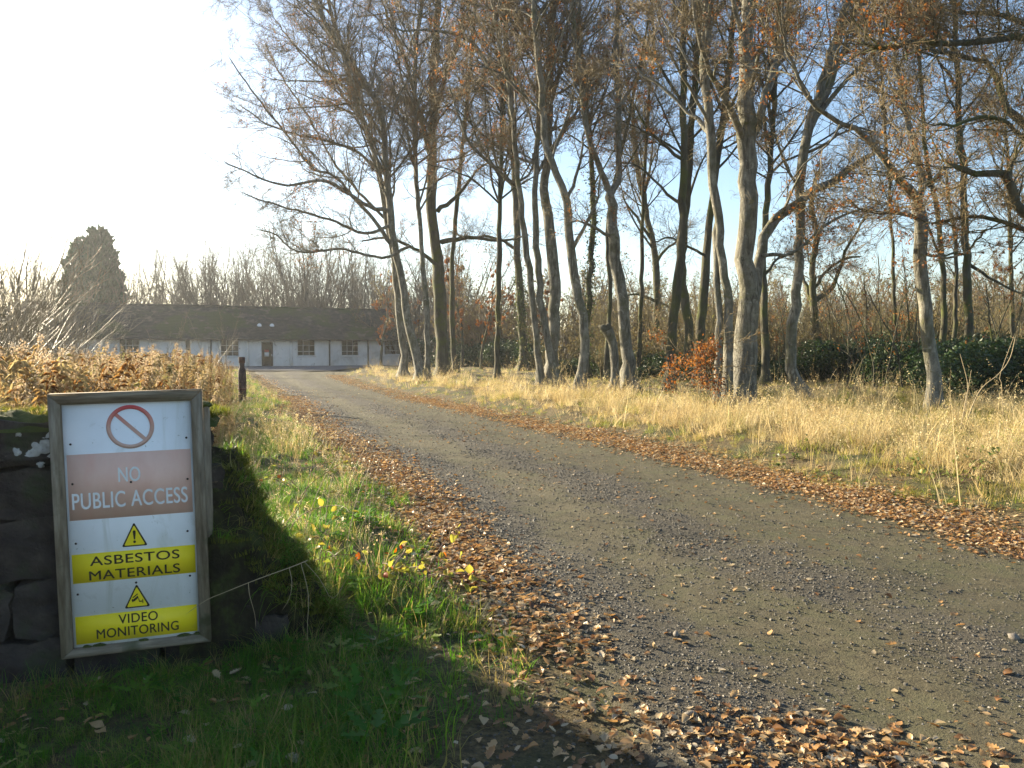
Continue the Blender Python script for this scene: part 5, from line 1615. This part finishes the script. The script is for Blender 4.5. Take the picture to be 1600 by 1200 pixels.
def wall_xz(px, py):
    """pixel -> position along the wall and height above its foot"""
    k = (px - 800) / F_PX
    o = W0
    s = (k * o[1] - o[0]) / (WALL_U[0] - k * WALL_U[1])
    yy = o[1] + s * WALL_U[1]
    p = at(px, py, yy)
    return s, p[2] - wall.location[2]
for q, (px, py, rx, ry_) in enumerate(((24, 708, 7, 11), (58, 702, 17, 14), (44, 713, 12, 10), (72, 690, 14, 16), (82, 712, 10, 13), (60, 725, 6, 6), (66, 745, 5, 4), (53, 763, 9, 9), (54, 776, 6, 8), (28, 678, 6, 6))):
    s_, z_ = wall_xz(px, py)
    blotch(s_, z_, rx * 3.75 / F_PX, ry_ * 3.75 / F_PX, q + 1, -0.012 if z_ > 1.0 else 0.008)

# ------------------------------------------------------------------ the sign
SW, SH = 0.672, 1.272
sign = empty('warning_sign', (-2.1602, 3.75, 0.112), (0, math.radians(-0.95), 0))
sign.rotation_mode = 'XYZ'
sign.rotation_euler = Matrix.Rotation(math.radians(17.9), 3, 'Z').to_4x4().to_euler()
sign.matrix_world = Matrix.Translation((-2.1600, 3.778, 0.112)) @ Matrix.Rotation(math.radians(17.9), 4, 'Z') @ Matrix.Rotation(math.radians(-1.0), 4, 'Y') @ Matrix.Rotation(math.radians(1.6), 4, 'X')
tag(sign, 'wooden-framed warning sign reading NO PUBLIC ACCESS leaning against the stone wall', 'sign')
M['wood'] = surf_mat('weathered_timber', [(0.3, (0.10, 0.078, 0.052)), (0.5, (0.20, 0.16, 0.11)), (0.72, (0.31, 0.265, 0.195))], 7, 8, 0.5, 40, 0.85, stretch=(6, 6, 0.7), bdist=0.004,
                      over=[(5, 0.56, 0.70, (0.10, 0.10, 0.055))])
M['wood_h'] = surf_mat('weathered_timber_rail', [(0.3, (0.10, 0.078, 0.052)), (0.5, (0.20, 0.16, 0.11)), (0.72, (0.31, 0.265, 0.195))], 7, 8, 0.5, 40, 0.85, stretch=(0.7, 6, 6), bdist=0.004,
                        over=[(5, 0.56, 0.70, (0.10, 0.10, 0.055))])
M['panel'] = surf_mat('white_sign_board', [(0.3, (0.76, 0.77, 0.77)), (0.6, (0.84, 0.85, 0.85))], 3, 6, 0.05, 60, 0.45, bdist=0.002, over=[(9, 0.62, 0.85, (0.55, 0.54, 0.48)), (38, 0.66, 0.74, (0.42, 0.42, 0.36)), (7, 0.60, 0.8, (0.62, 0.62, 0.56), (1, 1, 0.15))])
M['faded'] = surf_mat('faded_red_print', [(0.3, (0.68, 0.40, 0.31)), (0.5, (0.76, 0.50, 0.40)), (0.75, (0.74, 0.38, 0.29))], 4, 7, 0.05, 60, 0.5, bdist=0.001, stretch=(1, 1, 0.5), over=[(6, 0.62, 0.85, (0.64, 0.48, 0.34))])
M['yellow'] = surf_mat('yellow_print', [(0.3, (0.78, 0.60, 0.02)), (0.6, (0.88, 0.69, 0.018)), (0.8, (0.72, 0.58, 0.05))], 4, 6, 0.05, 60, 0.45, bdist=0.001, over=[(5, 0.62, 0.85, (0.50, 0.44, 0.10))])
M['ink'] = surf_mat('brown_black_print', [(0.3, (0.02, 0.014, 0.008)), (0.7, (0.055, 0.038, 0.016))], 20, 6, 0, 10, 0.6)
M['letter_white'] = surf_mat('white_letter_print', [(0.3, (0.62, 0.62, 0.62)), (0.7, (0.76, 0.77, 0.77))], 8, 5, 0, 10, 0.5)
M['screw'] = plain('dark_screw', (0.03, 0.018, 0.014), 0.6)
def ring_mat():
    m, nt, out = new_mat('ring_print')
    tc = N_(nt, 'ShaderNodeTexCoord'); sp = N_(nt, 'ShaderNodeSeparateXYZ')
    nt.links.new(tc.outputs['Object'], sp.inputs[0])
    mr = N_(nt, 'ShaderNodeMapRange'); mr.inputs['From Min'].default_value = -0.10; mr.inputs['From Max'].default_value = 0.10
    nt.links.new(sp.outputs['Z'], mr.inputs['Value'])
    c = ramp(nt, mr.outputs[0], [(0, (0.55, 0.36, 0.29)), (0.5, (0.55, 0.32, 0.26)), (0.82, (0.56, 0.17, 0.14)), (1, (0.56, 0.05, 0.06))]).outputs[0]
    p = N_(nt, 'ShaderNodeBsdfPrincipled'); p.inputs['Roughness'].default_value = 0.5
    nt.links.new(c, p.inputs['Base Color']); nt.links.new(p.outputs[0], out.inputs[0])
    return m
M['ring'] = ring_mat()
fw = 0.052
def rail(corners, name, mat, depth0=-0.028, depth1=0.03):
    """a mitred frame rail: four corners in the sign plane (x,z), front at depth0"""
    V = [[x, depth0, z] for x, z in corners] + [[x, depth1, z] for x, z in corners]
    a = Acc().add(V, [[0, 1, 2, 3], [7, 6, 5, 4], [0, 4, 5, 1], [1, 5, 6, 2], [2, 6, 7, 3], [3, 7, 4, 0]])
    me = a.data(name)
    bm = bmesh.new(); bm.from_mesh(me)
    bmesh.ops.bevel(bm, geom=bm.edges[:], offset=0.0025, segments=2, affect='EDGES')
    bm.to_mesh(me); bm.free()
    return link(name, me, mat, sign)
g = 0.0012
rail([(0, SH), (fw, SH - fw), (SW - fw, SH - fw), (SW, SH)], 'frame_rail', M['wood_h'])
rail([(0, 0), (SW, 0), (SW - fw, fw * .8), (fw, fw * .8)], 'frame_rail', M['wood_h'])
rail([(0, g), (fw, fw * .8 + g), (fw, SH - fw - g), (0, SH - g)], 'frame_rail', M['wood'])
rail([(SW, g), (SW, SH - g), (SW - fw, SH - fw - g), (SW - fw, fw * .8 + g)], 'frame_rail', M['wood'])
PX0, PX1, PZ0, PZ1 = fw + 0.002, SW - fw - 0.002, fw * .8 + 0.002, SH - fw - 0.002
Acc().box(PX0, PX1, -0.008, 0.02, PZ0, PZ1).build('board', M['panel'], sign)
# placing of the print: fractions of the board measured on the photograph (u to the right, v down)
PW, PH = PX1 - PX0, PZ1 - PZ0
def bx(u): return PX0 + PW * u
def bz(v): return PZ1 - PH * v
YF = -0.0092
def print_rect(name, u0, u1, v0, v1, mat, y=YF):
    n, m = 2, 2
    return Acc().box(bx(u0), bx(u1), y, y + 0.0012 - 0.0002, bz(v1), bz(v0)).build(name, mat, sign)
print_rect('red_band', 0.018, 0.985, 0.203, 0.472, M['faded'])
print_rect('yellow_band', 0.018, 0.99, 0.613, 0.733, M['yellow'])
print_rect('yellow_band', 0.02, 0.985, 0.872, 0.988, M['yellow'])
def flat_poly(name, loops, mat, y, depth=0.0008, loc=None):
    """2-D outline (x,z) -> thin slab"""
    bm = bmesh.new()
    vs = [bm.verts.new((x, y, z)) for x, z in loops]
    f = bm.faces.new(vs)
    r = bmesh.ops.extrude_face_region(bm, geom=[f])
    for e in r['geom']:
        if isinstance(e, bmesh.types.BMVert): e.co.y += depth
    bmesh.ops.recalc_face_normals(bm, faces=bm.faces)
    me = bpy.data.meshes.new(name); bm.to_mesh(me); bm.free()
    return me
# prohibition ring with its bar
rc = (bx(0.515), bz(0.099))
R_o, R_i = 0.1055, 0.0865
n = 56
a = np.linspace(0, 2 * math.pi, n, endpoint=False)
V = []
for r_, yy in ((R_o, -0.001), (R_i, -0.001), (R_o, 0.0), (R_i, 0.0)):
    V += [[r_ * math.cos(t), yy, r_ * math.sin(t)] for t in a]
Q = []
for q in range(n):
    w_ = (q + 1) % n
    Q += [[q, w_, n + w_, n + q], [2 * n + q, 3 * n + q, 3 * n + w_, 2 * n + w_], [q, 2 * n + q, 2 * n + w_, w_], [n + q, n + w_, 3 * n + w_, 3 * n + q]]
ac = Acc().add(V, Q)
ac.build('prohibition_ring', M['ring'], sign, loc=(rc[0], YF, rc[1]))
c45 = math.cos(math.pi / 4)
hw = 0.0085
L_ = R_i + 0.004
bar = [(-L_ * c45 - hw * c45, L_ * c45 - hw * c45), (-L_ * c45 + hw * c45, L_ * c45 + hw * c45), (L_ * c45 + hw * c45, -L_ * c45 + hw * c45), (L_ * c45 - hw * c45, -L_ * c45 - hw * c45)]
link('ring_bar', flat_poly('ring_bar', bar, M['ring'], -0.0006, 0.0006), M['ring'], sign, (rc[0], YF, rc[1]))
def tri_sign(uc, v0, v1, half_w, name):
    zc0, zc1 = bz(v1), bz(v0)
    xc = bx(uc)
    hw_ = half_w
    h_ = zc1 - zc0
    ch = 0.08
    def tri(sh):
        x0, x1, zb, zt = xc - hw_ + sh * 1.75, xc + hw_ - sh * 1.75, zc0 + sh, zc1 - sh * 2.05
        k_ = 0.05
        return [(x0 + (x1 - x0) * k_, zb), (x1 - (x1 - x0) * k_, zb), (x1 - (x1 - x0) * 0.02, zb + (zt - zb) * 0.045), (xc + (x1 - x0) * 0.025, zt), (xc - (x1 - x0) * 0.025, zt), (x0 + (x1 - x0) * 0.02, zb + (zt - zb) * 0.045)]
    link(name + '_border', flat_poly('border', tri(0), None, YF - 0.0002, 0.001), M['ink'], sign)
    link(name, flat_poly('field', tri(0.0062), None, YF - 0.0009, 0.0008), M['yellow'], sign)
    return xc, zc0, zc1
xc, z0_, z1_ = tri_sign(0.508, 0.502, 0.598, 0.0575, 'warning_triangle')
h_ = z1_ - z0_
ex = [(-0.0030, .30), (0.0030, .30), (0.0065, .62), (0.0058, .68), (0, .705), (-0.0058, .68), (-0.0065, .62)]
link('exclamation_mark', flat_poly('ex', [(xc + x_, z0_ + f_ * h_) for x_, f_ in ex], None, YF - 0.0018, 0.0008), M['ink'], sign)
link('exclamation_mark', flat_poly('ex', [(xc + 0.0062 * math.cos(t), z0_ + 0.2 * h_ + 0.0068 * math.sin(t)) for t in np.linspace(0, 6.283, 13)[:-1]], None, YF - 0.0018, 0.0008), M['ink'], sign)
xc, z0_, z1_ = tri_sign(0.507, 0.763, 0.858, 0.0575, 'camera_triangle')
h_ = z1_ - z0_
def camp(pts): return [(xc + x_ * 0.0575, z0_ + f_ * h_) for x_, f_ in pts]
for pts in ([(-.31, .37), (-.23, .28), (.12, .43), (.06, .53)], [(-.43, .37), (-.36, .25), (-.26, .29), (-.33, .41)], [(-.32, .43), (.07, .585), (.04, .63), (-.35, .475)], [(.09, .41), (.15, .41), (.19, .29), (.40, .29), (.40, .24), (.15, .24)], [(.41, .17), (.47, .17), (.47, .36), (.41, .36)]):
    link('camera_symbol', flat_poly('cam', camp(pts), None, YF - 0.0018, 0.0008), M['ink'], sign)
def lettering(text, u0, u1, v0, v1, mat, bold=0.0, name='lettering'):
    cu = bpy.data.curves.new('lettering', 'FONT')
    cu.body = text
    cu.size = 1.0
    cu.extrude = 0.0
    cu.space_character = 1.06
    o = bpy.data.objects.new('lettering_tmp', cu)
    COL.objects.link(o)
    dg = bpy.context.evaluated_depsgraph_get()
    me = bpy.data.meshes.new_from_object(o.evaluated_get(dg))
    bpy.data.objects.remove(o); bpy.data.curves.remove(cu)
    co = np.empty(len(me.vertices) * 3, np.float32); me.vertices.foreach_get('co', co); co = co.reshape(-1, 3)
    mn, mx = co.min(0), co.max(0)
    x0, x1, z0, z1 = bx(u0), bx(u1), bz(v1), bz(v0)
    X = x0 + (co[:, 0] - mn[0]) / (mx[0] - mn[0]) * (x1 - x0)
    Z = z0 + (co[:, 1] - mn[1]) / (mx[1] - mn[1]) * (z1 - z0)
    me.vertices.foreach_set('co', np.stack([X, np.full(len(X), YF - 0.0010), Z], -1).astype(np.float32).ravel())
    me.update()
    me.materials.clear()
    if bold > 0:       # a heavier stroke: the same outline laid down again a hair to each side
        bm = bmesh.new(); bm.from_mesh(me)
        for dx, dz, dy in ((bold, 0, 0.00006), (-bold, 0, 0.00012), (0, bold * 0.8, 0.00018), (0, -bold * 0.8, 0.00024)):
            g_ = bmesh.ops.duplicate(bm, geom=[f for f in bm.faces if f.index >= 0][:len(me.polygons)])
            for e in g_['geom']:
                if isinstance(e, bmesh.types.BMVert): e.co += Vector((dx, dy, dz))
        bm.to_mesh(me); bm.free()
    return link(name, me, mat, sign)
lettering('NO', 0.405, 0.575, 0.265, 0.325, M['letter_white'], 0.0011)
lettering('PUBLIC ACCESS', 0.045, 0.945, 0.362, 0.428, M['letter_white'], 0.0011)
lettering('ASBESTOS', 0.155, 0.86, 0.627, 0.665, M['ink'], 0.0008)
lettering('MATERIALS', 0.145, 0.86, 0.687, 0.725, M['ink'], 0.0008)
lettering('VIDEO', 0.355, 0.665, 0.881, 0.920, M['ink'], 0.0008)
lettering('MONITORING', 0.18, 0.83, 0.934, 0.973, M['ink'], 0.0008)
for (u_, v_) in ((0.052, 0.16), (0.955, 0.155), (0.052, 0.322), (0.50, 0.328), (0.952, 0.33), (0.055, 0.567), (0.935, 0.552), (0.505, 0.752), (0.05, 0.778), (0.94, 0.745)):
    bm = bmesh.new()
    bmesh.ops.create_cone(bm, cap_ends=True, segments=10, radius1=0.0055, radius2=0.004, depth=0.004)
    me = bpy.data.meshes.new('screw'); bm.to_mesh(me); bm.free()
    link('screw', me, M['screw'], sign, (bx(u_), YF - 0.003, bz(v_)), (math.pi / 2, 0, 0))
# moss clinging to the bottom rail
rm = np.random.default_rng(12)
for u_, w_ in ((0.10, 0.02), (0.20, 0.03), (0.55, 0.025), (0.87, 0.035), (0.98, 0.015)):
    V = []
    bm = bmesh.new()
    bmesh.ops.create_icosphere(bm, subdivisions=2, radius=1)
    for q in bm.verts: q.co = Vector((q.co.x * w_, q.co.y * 0.012, q.co.z * 0.009)) * float(rm.uniform(0.75, 1.25))
    me = bpy.data.meshes.new('moss'); bm.to_mesh(me); bm.free()
    link('moss', me, M['moss'], sign, (bx(u_), -0.012, PZ0 + 0.001))
# timber post and backing behind the right rail
pm = Acc().box(SW - 0.055, SW + 0.028, 0.033, 0.115, -0.15, SH - 0.09)
pme = pm.data('backing_post')
bm = bmesh.new(); bm.from_mesh(pme); bmesh.ops.bevel(bm, geom=bm.edges[:], offset=0.006, segments=2, affect='EDGES'); bm.to_mesh(pme); bm.free()
link('backing_post', pme, M['wood'], sign)

bm = bmesh.new()
bmesh.ops.create_icosphere(bm, subdivisions=3, radius=1)
for q in bm.verts: q.co = Vector((q.co.x * 0.05, q.co.y * 0.05, q.co.z * 0.02)) * float(rm.uniform(0.88, 1.12))
me = bpy.data.meshes.new('moss'); bm.to_mesh(me); bm.free()
link('moss', me, M['moss'], sign, (SW - 0.012, 0.075, SH - 0.085))

# ------------------------------------------------------------------ the rusty marker post beside the track
def marker_post():
    y = 2000 / (640 - 543)
    x = (378 - 800) / F_PX * y
    zb = float(ground_h(x, y))
    root = empty('marker_post', (x, y, zb))
    m1 = surf_mat('rusty_iron', [(0.3, (0.05, 0.022, 0.016)), (0.6, (0.12, 0.045, 0.03)), (0.8, (0.19, 0.085, 0.055))], 9, 7, 0.4, 40, 0.75, bdist=0.004, over=[(8, 0.58, 0.68, (0.03, 0.022, 0.02))])
    m2 = surf_mat('dark_iron', [(0.3, (0.03, 0.02, 0.018)), (0.7, (0.085, 0.045, 0.032))], 9, 7, 0.4, 40, 0.75, bdist=0.004, over=[(14, 0.62, 0.70, (0.25, 0.14, 0.10))])
    def lathe(prof, name, mat):
        n = 20
        a = np.linspace(0, 2 * math.pi, n, endpoint=False)
        V = np.concatenate([np.stack([r * np.cos(a), r * np.sin(a), np.full(n, z)], -1) for r, z in prof])
        i_ = np.arange(len(V)).reshape(len(prof), n)
        Q = np.stack([i_[:-1], np.roll(i_[:-1], -1, 1), np.roll(i_[1:], -1, 1), i_[1:]], -1)
        return Acc().add(V, Q.reshape(-1, 4)).build(name, mat, root, smooth=True)
    h = 1.16
    lathe([(0.10, -0.2), (0.10, 0.62), (0.098, 0.74), (0.09, 0.80)], 'shaft', m2)
    lathe([(0.09, 0.80), (0.085, 0.84), (0.068, 0.88), (0.064, 0.92), (0.066, 1.0)], 'neck', m2)
    lathe([(0.066, 1.0), (0.078, 1.005), (0.08, h - 0.02), (0.072, h), (0.0, h + 0.004)], 'cap', m1)
    lathe([(0.101, 0.30), (0.107, 0.305), (0.107, 0.36), (0.101, 0.365)], 'band', m1)
    tag(root, 'bottle-shaped rusty marker post at the left edge of the track', 'post')
marker_post()

# ------------------------------------------------------------------ brambles, dead stems, sapling shoots
M['bramble_yellow'] = leaf_mat('yellowing_bramble', [(0.0, (0.24, 0.2, 0.045)), (0.5, (0.36, 0.32, 0.07)), (1.0, (0.2, 0.24, 0.05))], 0.5, 0.45)
M['bramble_red'] = leaf_mat('red_bramble', [(0.0, (0.35, 0.06, 0.02)), (1.0, (0.45, 0.16, 0.04))], 0.5, 0.45)
M['stem_dry'] = plain('dry_stem', (0.36, 0.28, 0.16), 0.7)
M['stem_red'] = plain('bramble_stem', (0.13, 0.05, 0.03), 0.6)
lf_mesh = [leaf_mesh(640 + k, 'beech') for k in range(3)]
for q in lf_mesh:
    q.transform(Matrix.Scale(1.25, 4, (1, 0, 0)))
def gp(px, py):
    y = 2000 / (py - 543)
    return np.array([(px - 800) / F_PX * y, y])
def bramble(px, py, dist, n, seed, label, hh=0.4, red=0.12):
    rng = np.random.default_rng(seed)
    c = at(px, py, dist)
    zb = float(ground_h(c[0], c[1]))
    root = empty('bramble', (c[0], c[1], zb))
    H = max(c[2] - zb, 0.28) * 1.25
    spots = []
    for k in range(4):
        a = rng.uniform(0, 6.28)
        pts = [np.array([0, 0, -0.03])]
        d = np.array([math.cos(a) * 0.5, math.sin(a) * 0.5, 1.0])
        L = H * rng.uniform(1.2, 1.7)
        for q in range(7):
            d = nrm(d + rng.normal(size=3) * 0.22 + np.array([math.cos(a) * 0.1, math.sin(a) * 0.1, -0.22])); pts.append(pts[-1] + d * L / 7)
        pts = smooth_path(np.array(pts), 14)
        Acc().add(*tubes(pts[None], np.linspace(0.0035, 0.0012, 14)[None], 5)).build('stem', M['stem_red'], root)
        spots += [pts[j] for j in range(5, 14)]
    for k in range(n):
        p = spots[rng.integers(0, len(spots))] + rng.normal(size=3) * 0.03
        p[2] = max(p[2], 0.02)
        o = link('leaf', lf_mesh[k % 3].copy() if k < 0 else leaf_cache[(k % 3, 1 if rng.random() < red else 0)], None, root, p, (rng.normal() * 0.6 + 0.5, rng.normal() * 0.5, rng.uniform(0, 6.28)))
        s_ = rng.uniform(0.036, 0.068)
        o.scale = (s_,) * 3
    tag(root, label, 'bramble', None)
leaf_cache = {}
for k in range(3):
    for r_ in (0, 1):
        me = lf_mesh[k].copy(); me.materials.clear(); me.materials.append(M['bramble_red'] if r_ else M['bramble_yellow']); leaf_cache[(k, r_)] = me
bramble(430, 790, 4.75, 22, 1, 'yellow-leaved bramble against the mossy wall end')
bramble(500, 850, 4.95, 22, 2, 'low bramble with yellow and red leaves in the grass above the mossy bank')
bramble(600, 870, 5.1, 26, 3, 'bramble with lime-yellow leaves halfway between the wall end and the track')
bramble(668, 860, 5.4, 20, 4, 'bramble with curled yellow leaves nearest the track')
bramble(585, 915, 4.9, 20, 5, 'bramble with yellow and orange leaves on the lower verge')
bramble(560, 845, 5.4, 18, 6, 'small bramble with yellowing leaves behind the others')
bramble(455, 830, 4.7, 20, 8, 'bramble with pale yellow leaves trailing down the mossy slope')
bramble(640, 900, 5.0, 18, 9, 'bramble with green and yellow leaves at the edge of the leaf drift')
bramble(440, 735, 5.6, 16, 10, 'straggling bramble rising above the block at the wall end')
bramble(470, 700, 7.5, 12, 7, 'yellow-green bramble on the verge below the marker post')

def dry_stem(name, pts3, r, label, side=None, group=None, cat='stem', mat='stem_dry'):
    base = pts3[0]
    root = empty(name, base)
    p = smooth_path(np.array(pts3) - base, 20)
    Acc().add(*tubes(p[None], np.linspace(r, r * 0.5, 20)[None], 5)).build('stalk', M[mat], root)
    for sp in (side or []):
        q = smooth_path(np.array(sp) - base, 10)
        Acc().add(*tubes(q[None], np.linspace(r * 0.7, r * 0.3, 10)[None], 4)).build('side_shoot', M[mat], root)
    tag(root, label, cat, group)
dry_stem('dead_runner', [at(480, 876, 4.2), at(455, 886, 4.08), at(400, 906, 3.92), at(350, 926, 3.80), at(322, 938, 3.74), at(290, 960, 3.70)], 0.0026,
         'long pale dead runner slanting from the mossy bank across the sign frame', [
             [at(452, 888, 4.07), at(456, 910, 4.02), at(452, 935, 4.0), at(440, 955, 3.99)],
             [at(388, 910, 3.9), at(390, 930, 3.88), at(398, 960, 3.87), at(400, 985, 3.87)],
             [at(470, 880, 4.15), at(482, 930, 4.06), at(480, 990, 4.03), at(486, 1045, 4.02)],
             [at(476, 878, 4.17), at(500, 905, 4.1), at(520, 935, 4.08), at(545, 900, 4.1)]])
for k, (pts, r) in enumerate((([(1498, 690), (1508, 630), (1512, 600), (1500, 552)], 0.011), ([(1504, 640), (1530, 612), (1560, 585), (1578, 560), (1588, 520)], 0.012), ([(1568, 690), (1565, 600), (1563, 585), (1587, 518)], 0.008),
                              ([(1503, 668), (1508, 640), (1518, 576)], 0.008))):
    W = [at(px, py, 13.2 + 0.2 * k) for px, py in pts]
    W[0][2] = float(ground_h(W[0][0], W[0][1])) - 0.05
    dry_stem('dead_cane', W, r * 0.85, ['pale upright dead cane at the right edge of the dry grass', 'long pale cane leaning right at the right edge', 'thin pale cane rising beside the leaning one at the right edge', 'short pale cane left of the leaning one at the right edge'][k], group='dead canes at the right edge')
spec = [((505, 720), (540, 685), 5.8), ((570, 760), (585, 690), 6.2), ((575, 755), (597, 705), 6.0), ((540, 800), (590, 705), 5.6), ((500, 790), (515, 740), 5.6), ((690, 830), (712, 780), 6.4), ((700, 840), (722, 808), 6.4), ((470, 760), (545, 682), 5.6)]
for k, (a_, b_, d) in enumerate(spec):
    p0 = at(*a_, d); p0[2] = float(ground_h(p0[0], p0[1])) - 0.02
    p1 = at(*b_, d + 0.1)
    m_ = (p0 + p1) / 2 + np.array([-0.03, 0, 0.03])
    dry_stem('dead_stalk', [p0, m_, p1], 0.003, 'thin pale dead grass stalk standing out of the left verge', group='dead stalks on the left verge')

# arching shoots of the willow scrub at the left
def willow(seed, px, py_base, d, n, H, label):
    rng = np.random.default_rng(seed)
    c = at(px, 600, d)
    zb = float(ground_h(c[0], c[1]))
    root = empty('willow_scrub', (c[0], c[1], zb))
    P0 = []
    for k in range(n):
        a = rng.uniform(0, 6.28)
        p = np.array([rng.normal() * 0.25, rng.normal() * 0.25, -0.05])
        sp_ = rng.uniform(0.15, 0.8)
        dd = nrm(np.array([sp_ * math.cos(a) + 0.12, sp_ * math.sin(a), 1.0]))
        L = H * rng.uniform(0.6, 1.1)
        pts = [p]
        for q in range(8):
            dd = nrm(dd + rng.normal(size=3) * 0.09 + np.array([0.02, 0, 0.02])); pts.append(pts[-1] + dd * L / 8)
        P0.append(np.array(pts))
    P0 = np.array(P0)
    R0 = np.linspace(0.010, 0.0025, 9)[None] * np.ones((n, 1))
    Acc().add(*tubes(P0, R0, 5)).build('stems', M['willow_bark'], root)
    P1, R1 = spawn(rng, P0, R0, 5.5, 0.2, 1.0, (15, 50), 0.24, 0.25, 1.2, 6, 0.08, 0.1, 0.6)
    P2, R2_ = spawn(rng, P1, R1, 5, 0.1, 1.0, (15, 45), 0.4, 0.1, 0.4, 4, 0.05, 0.15, 0.7)
    Acc().add(*tubes(P1, np.maximum(R1, 0.003), 3)).add(*tubes(P2, np.maximum(R2_, 0.002), 3)).build('crown', M['willow_bark'], root)
    tag(root, label, 'scrub', None)
M['willow_bark'] = surf_mat('willow_bark', [(0.3, (0.10, 0.08, 0.045)), (0.7, (0.24, 0.19, 0.105))], 3, 4, 0, 10, 0.45)
willow(1, -70, 0, 13, 26, 3.9, 'arching bare willow scrub at the left edge, closest')
willow(2, 0, 0, 18, 30, 4.4, 'arching bare willow scrub at the left edge, second one back')
willow(3, 70, 0, 26, 26, 4.4, 'bare willow scrub in front of the left end of the bungalow')
willow(4, 250, 0, 30, 7, 2.8, 'thin bare shoots in front of the bungalow wall left of its second window')
willow(5, 335, 0, 34, 7, 3.2, 'thin bare shoots in front of the window left of the door')
willow(6, -20, 0, 25, 30, 5.6, 'tall bare willow scrub at the left edge behind the arching one')
willow(7, 120, 0, 36, 26, 4.0, 'twiggy willow scrub hiding the gable end of the bungalow')
willow(8, 45, 0, 34, 30, 5.6, 'tall twiggy willow scrub further back at the left')
# green brambles in the near right verge
M['bramble_green'] = leaf_mat('green_bramble', [(0.0, (0.07, 0.11, 0.03)), (0.6, (0.14, 0.17, 0.05)), (1.0, (0.26, 0.23, 0.07))], 0.35, 0.45)
for k in range(3):
    for r_ in (0, 1):
        me = lf_mesh[k].copy(); me.materials.clear(); me.materials.append(M['bramble_green']); leaf_cache[(k, r_)] = me
bramble(1500, 760, 8.6, 40, 21, 'green bramble in the dry grass near the right edge, above the leaf drift')
bramble(1560, 745, 8.9, 44, 22, 'green bramble at the right edge of the picture in the dry grass')
bramble(1455, 765, 8.8, 30, 23, 'low green bramble overhanging the leaf drift, left of the others on the right verge')
bramble(1400, 745, 9.6, 24, 24, 'small green bramble on the right verge beside the leaf drift')
bramble(1235, 735, 10.6, 34, 25, 'green clump at the lip of the hollow in the right verge')

# grass and moss growing on the collapsed wall end and along its top
A_ = math.cos(yaw), math.sin(yaw)
def wall_world(P):
    P = np.asarray(P)
    return np.stack([W0[0] + P[..., 0] * A_[0] - P[..., 1] * A_[1], W0[1] + P[..., 0] * A_[1] + P[..., 1] * A_[0], P[..., 2] + wall.location[2]], -1)
mo_v = MV.reshape(-1, 44, 3)
rr_ = np.random.default_rng(77)
n = 1000
si = np.clip(20 + (rr_.random(n) ** 0.8 * 68).astype(int), 0, 88); ti = np.clip((24 + rr_.normal(size=n) * 10), 5, 42).astype(int)
Pm = wall_world(mo_v[si, ti] + rr_.normal(size=(n, 3)) * 0.012 - np.array([0, 0, 0.015]))
n2_ = 420
Pt = wall_world(np.stack([rr_.uniform(-3.1, 0.75, n2_), rr_.uniform(0.0, 0.46, n2_), np.full(n2_, 1.27)], -1))
PP = np.concatenate([Pm, Pt]); n = len(PP)
hang = [(tuft(700 + k, 26, 0.12, 0.05, 0.0035, 1.9), M['green']) for k in range(3)] + [(tuft(710 + k, 22, 0.17, 0.05, 0.003, 2.1), M['mixgrass']) for k in range(2)] + [(tuft(720 + k, 60, 0.045, 0.06, 0.004, 0.8), M['mosstuft']) for k in range(3)]
idx = np.where(np.arange(n) < len(Pm), np.where(rr_.random(n) < 0.6, rr_.integers(5, 8, n), rr_.integers(0, 5, n)), np.where(rr_.random(n) < 0.93, rr_.integers(5, 8, n), 4))
scatter('moss_and_grass', PP, zrot(rr_, n, 0.35), rr_.uniform(0.6, 1.2, n), idx, hang, 'moss and hanging grass on the collapsed wall end and wall top', 'moss')

# ------------------------------------------------------------------ haze
HAZE = 0.00045
if HAZE > 0:
    m, nt, out = new_mat('haze_air')
    pv = N_(nt, 'ShaderNodeVolumePrincipled')
    pv.inputs['Color'].default_value = (0.92, 0.95, 1.0, 1)
    pv.inputs['Density'].default_value = HAZE
    pv.inputs['Anisotropy'].default_value = 0.55
    nt.links.new(pv.outputs[0], out.inputs['Volume'])
    tag(Acc().box(-170, 170, -9, 230, -1.5, 26).build('haze', m), 'thin pale backlit haze over the whole place', 'haze', None, 'stuff')
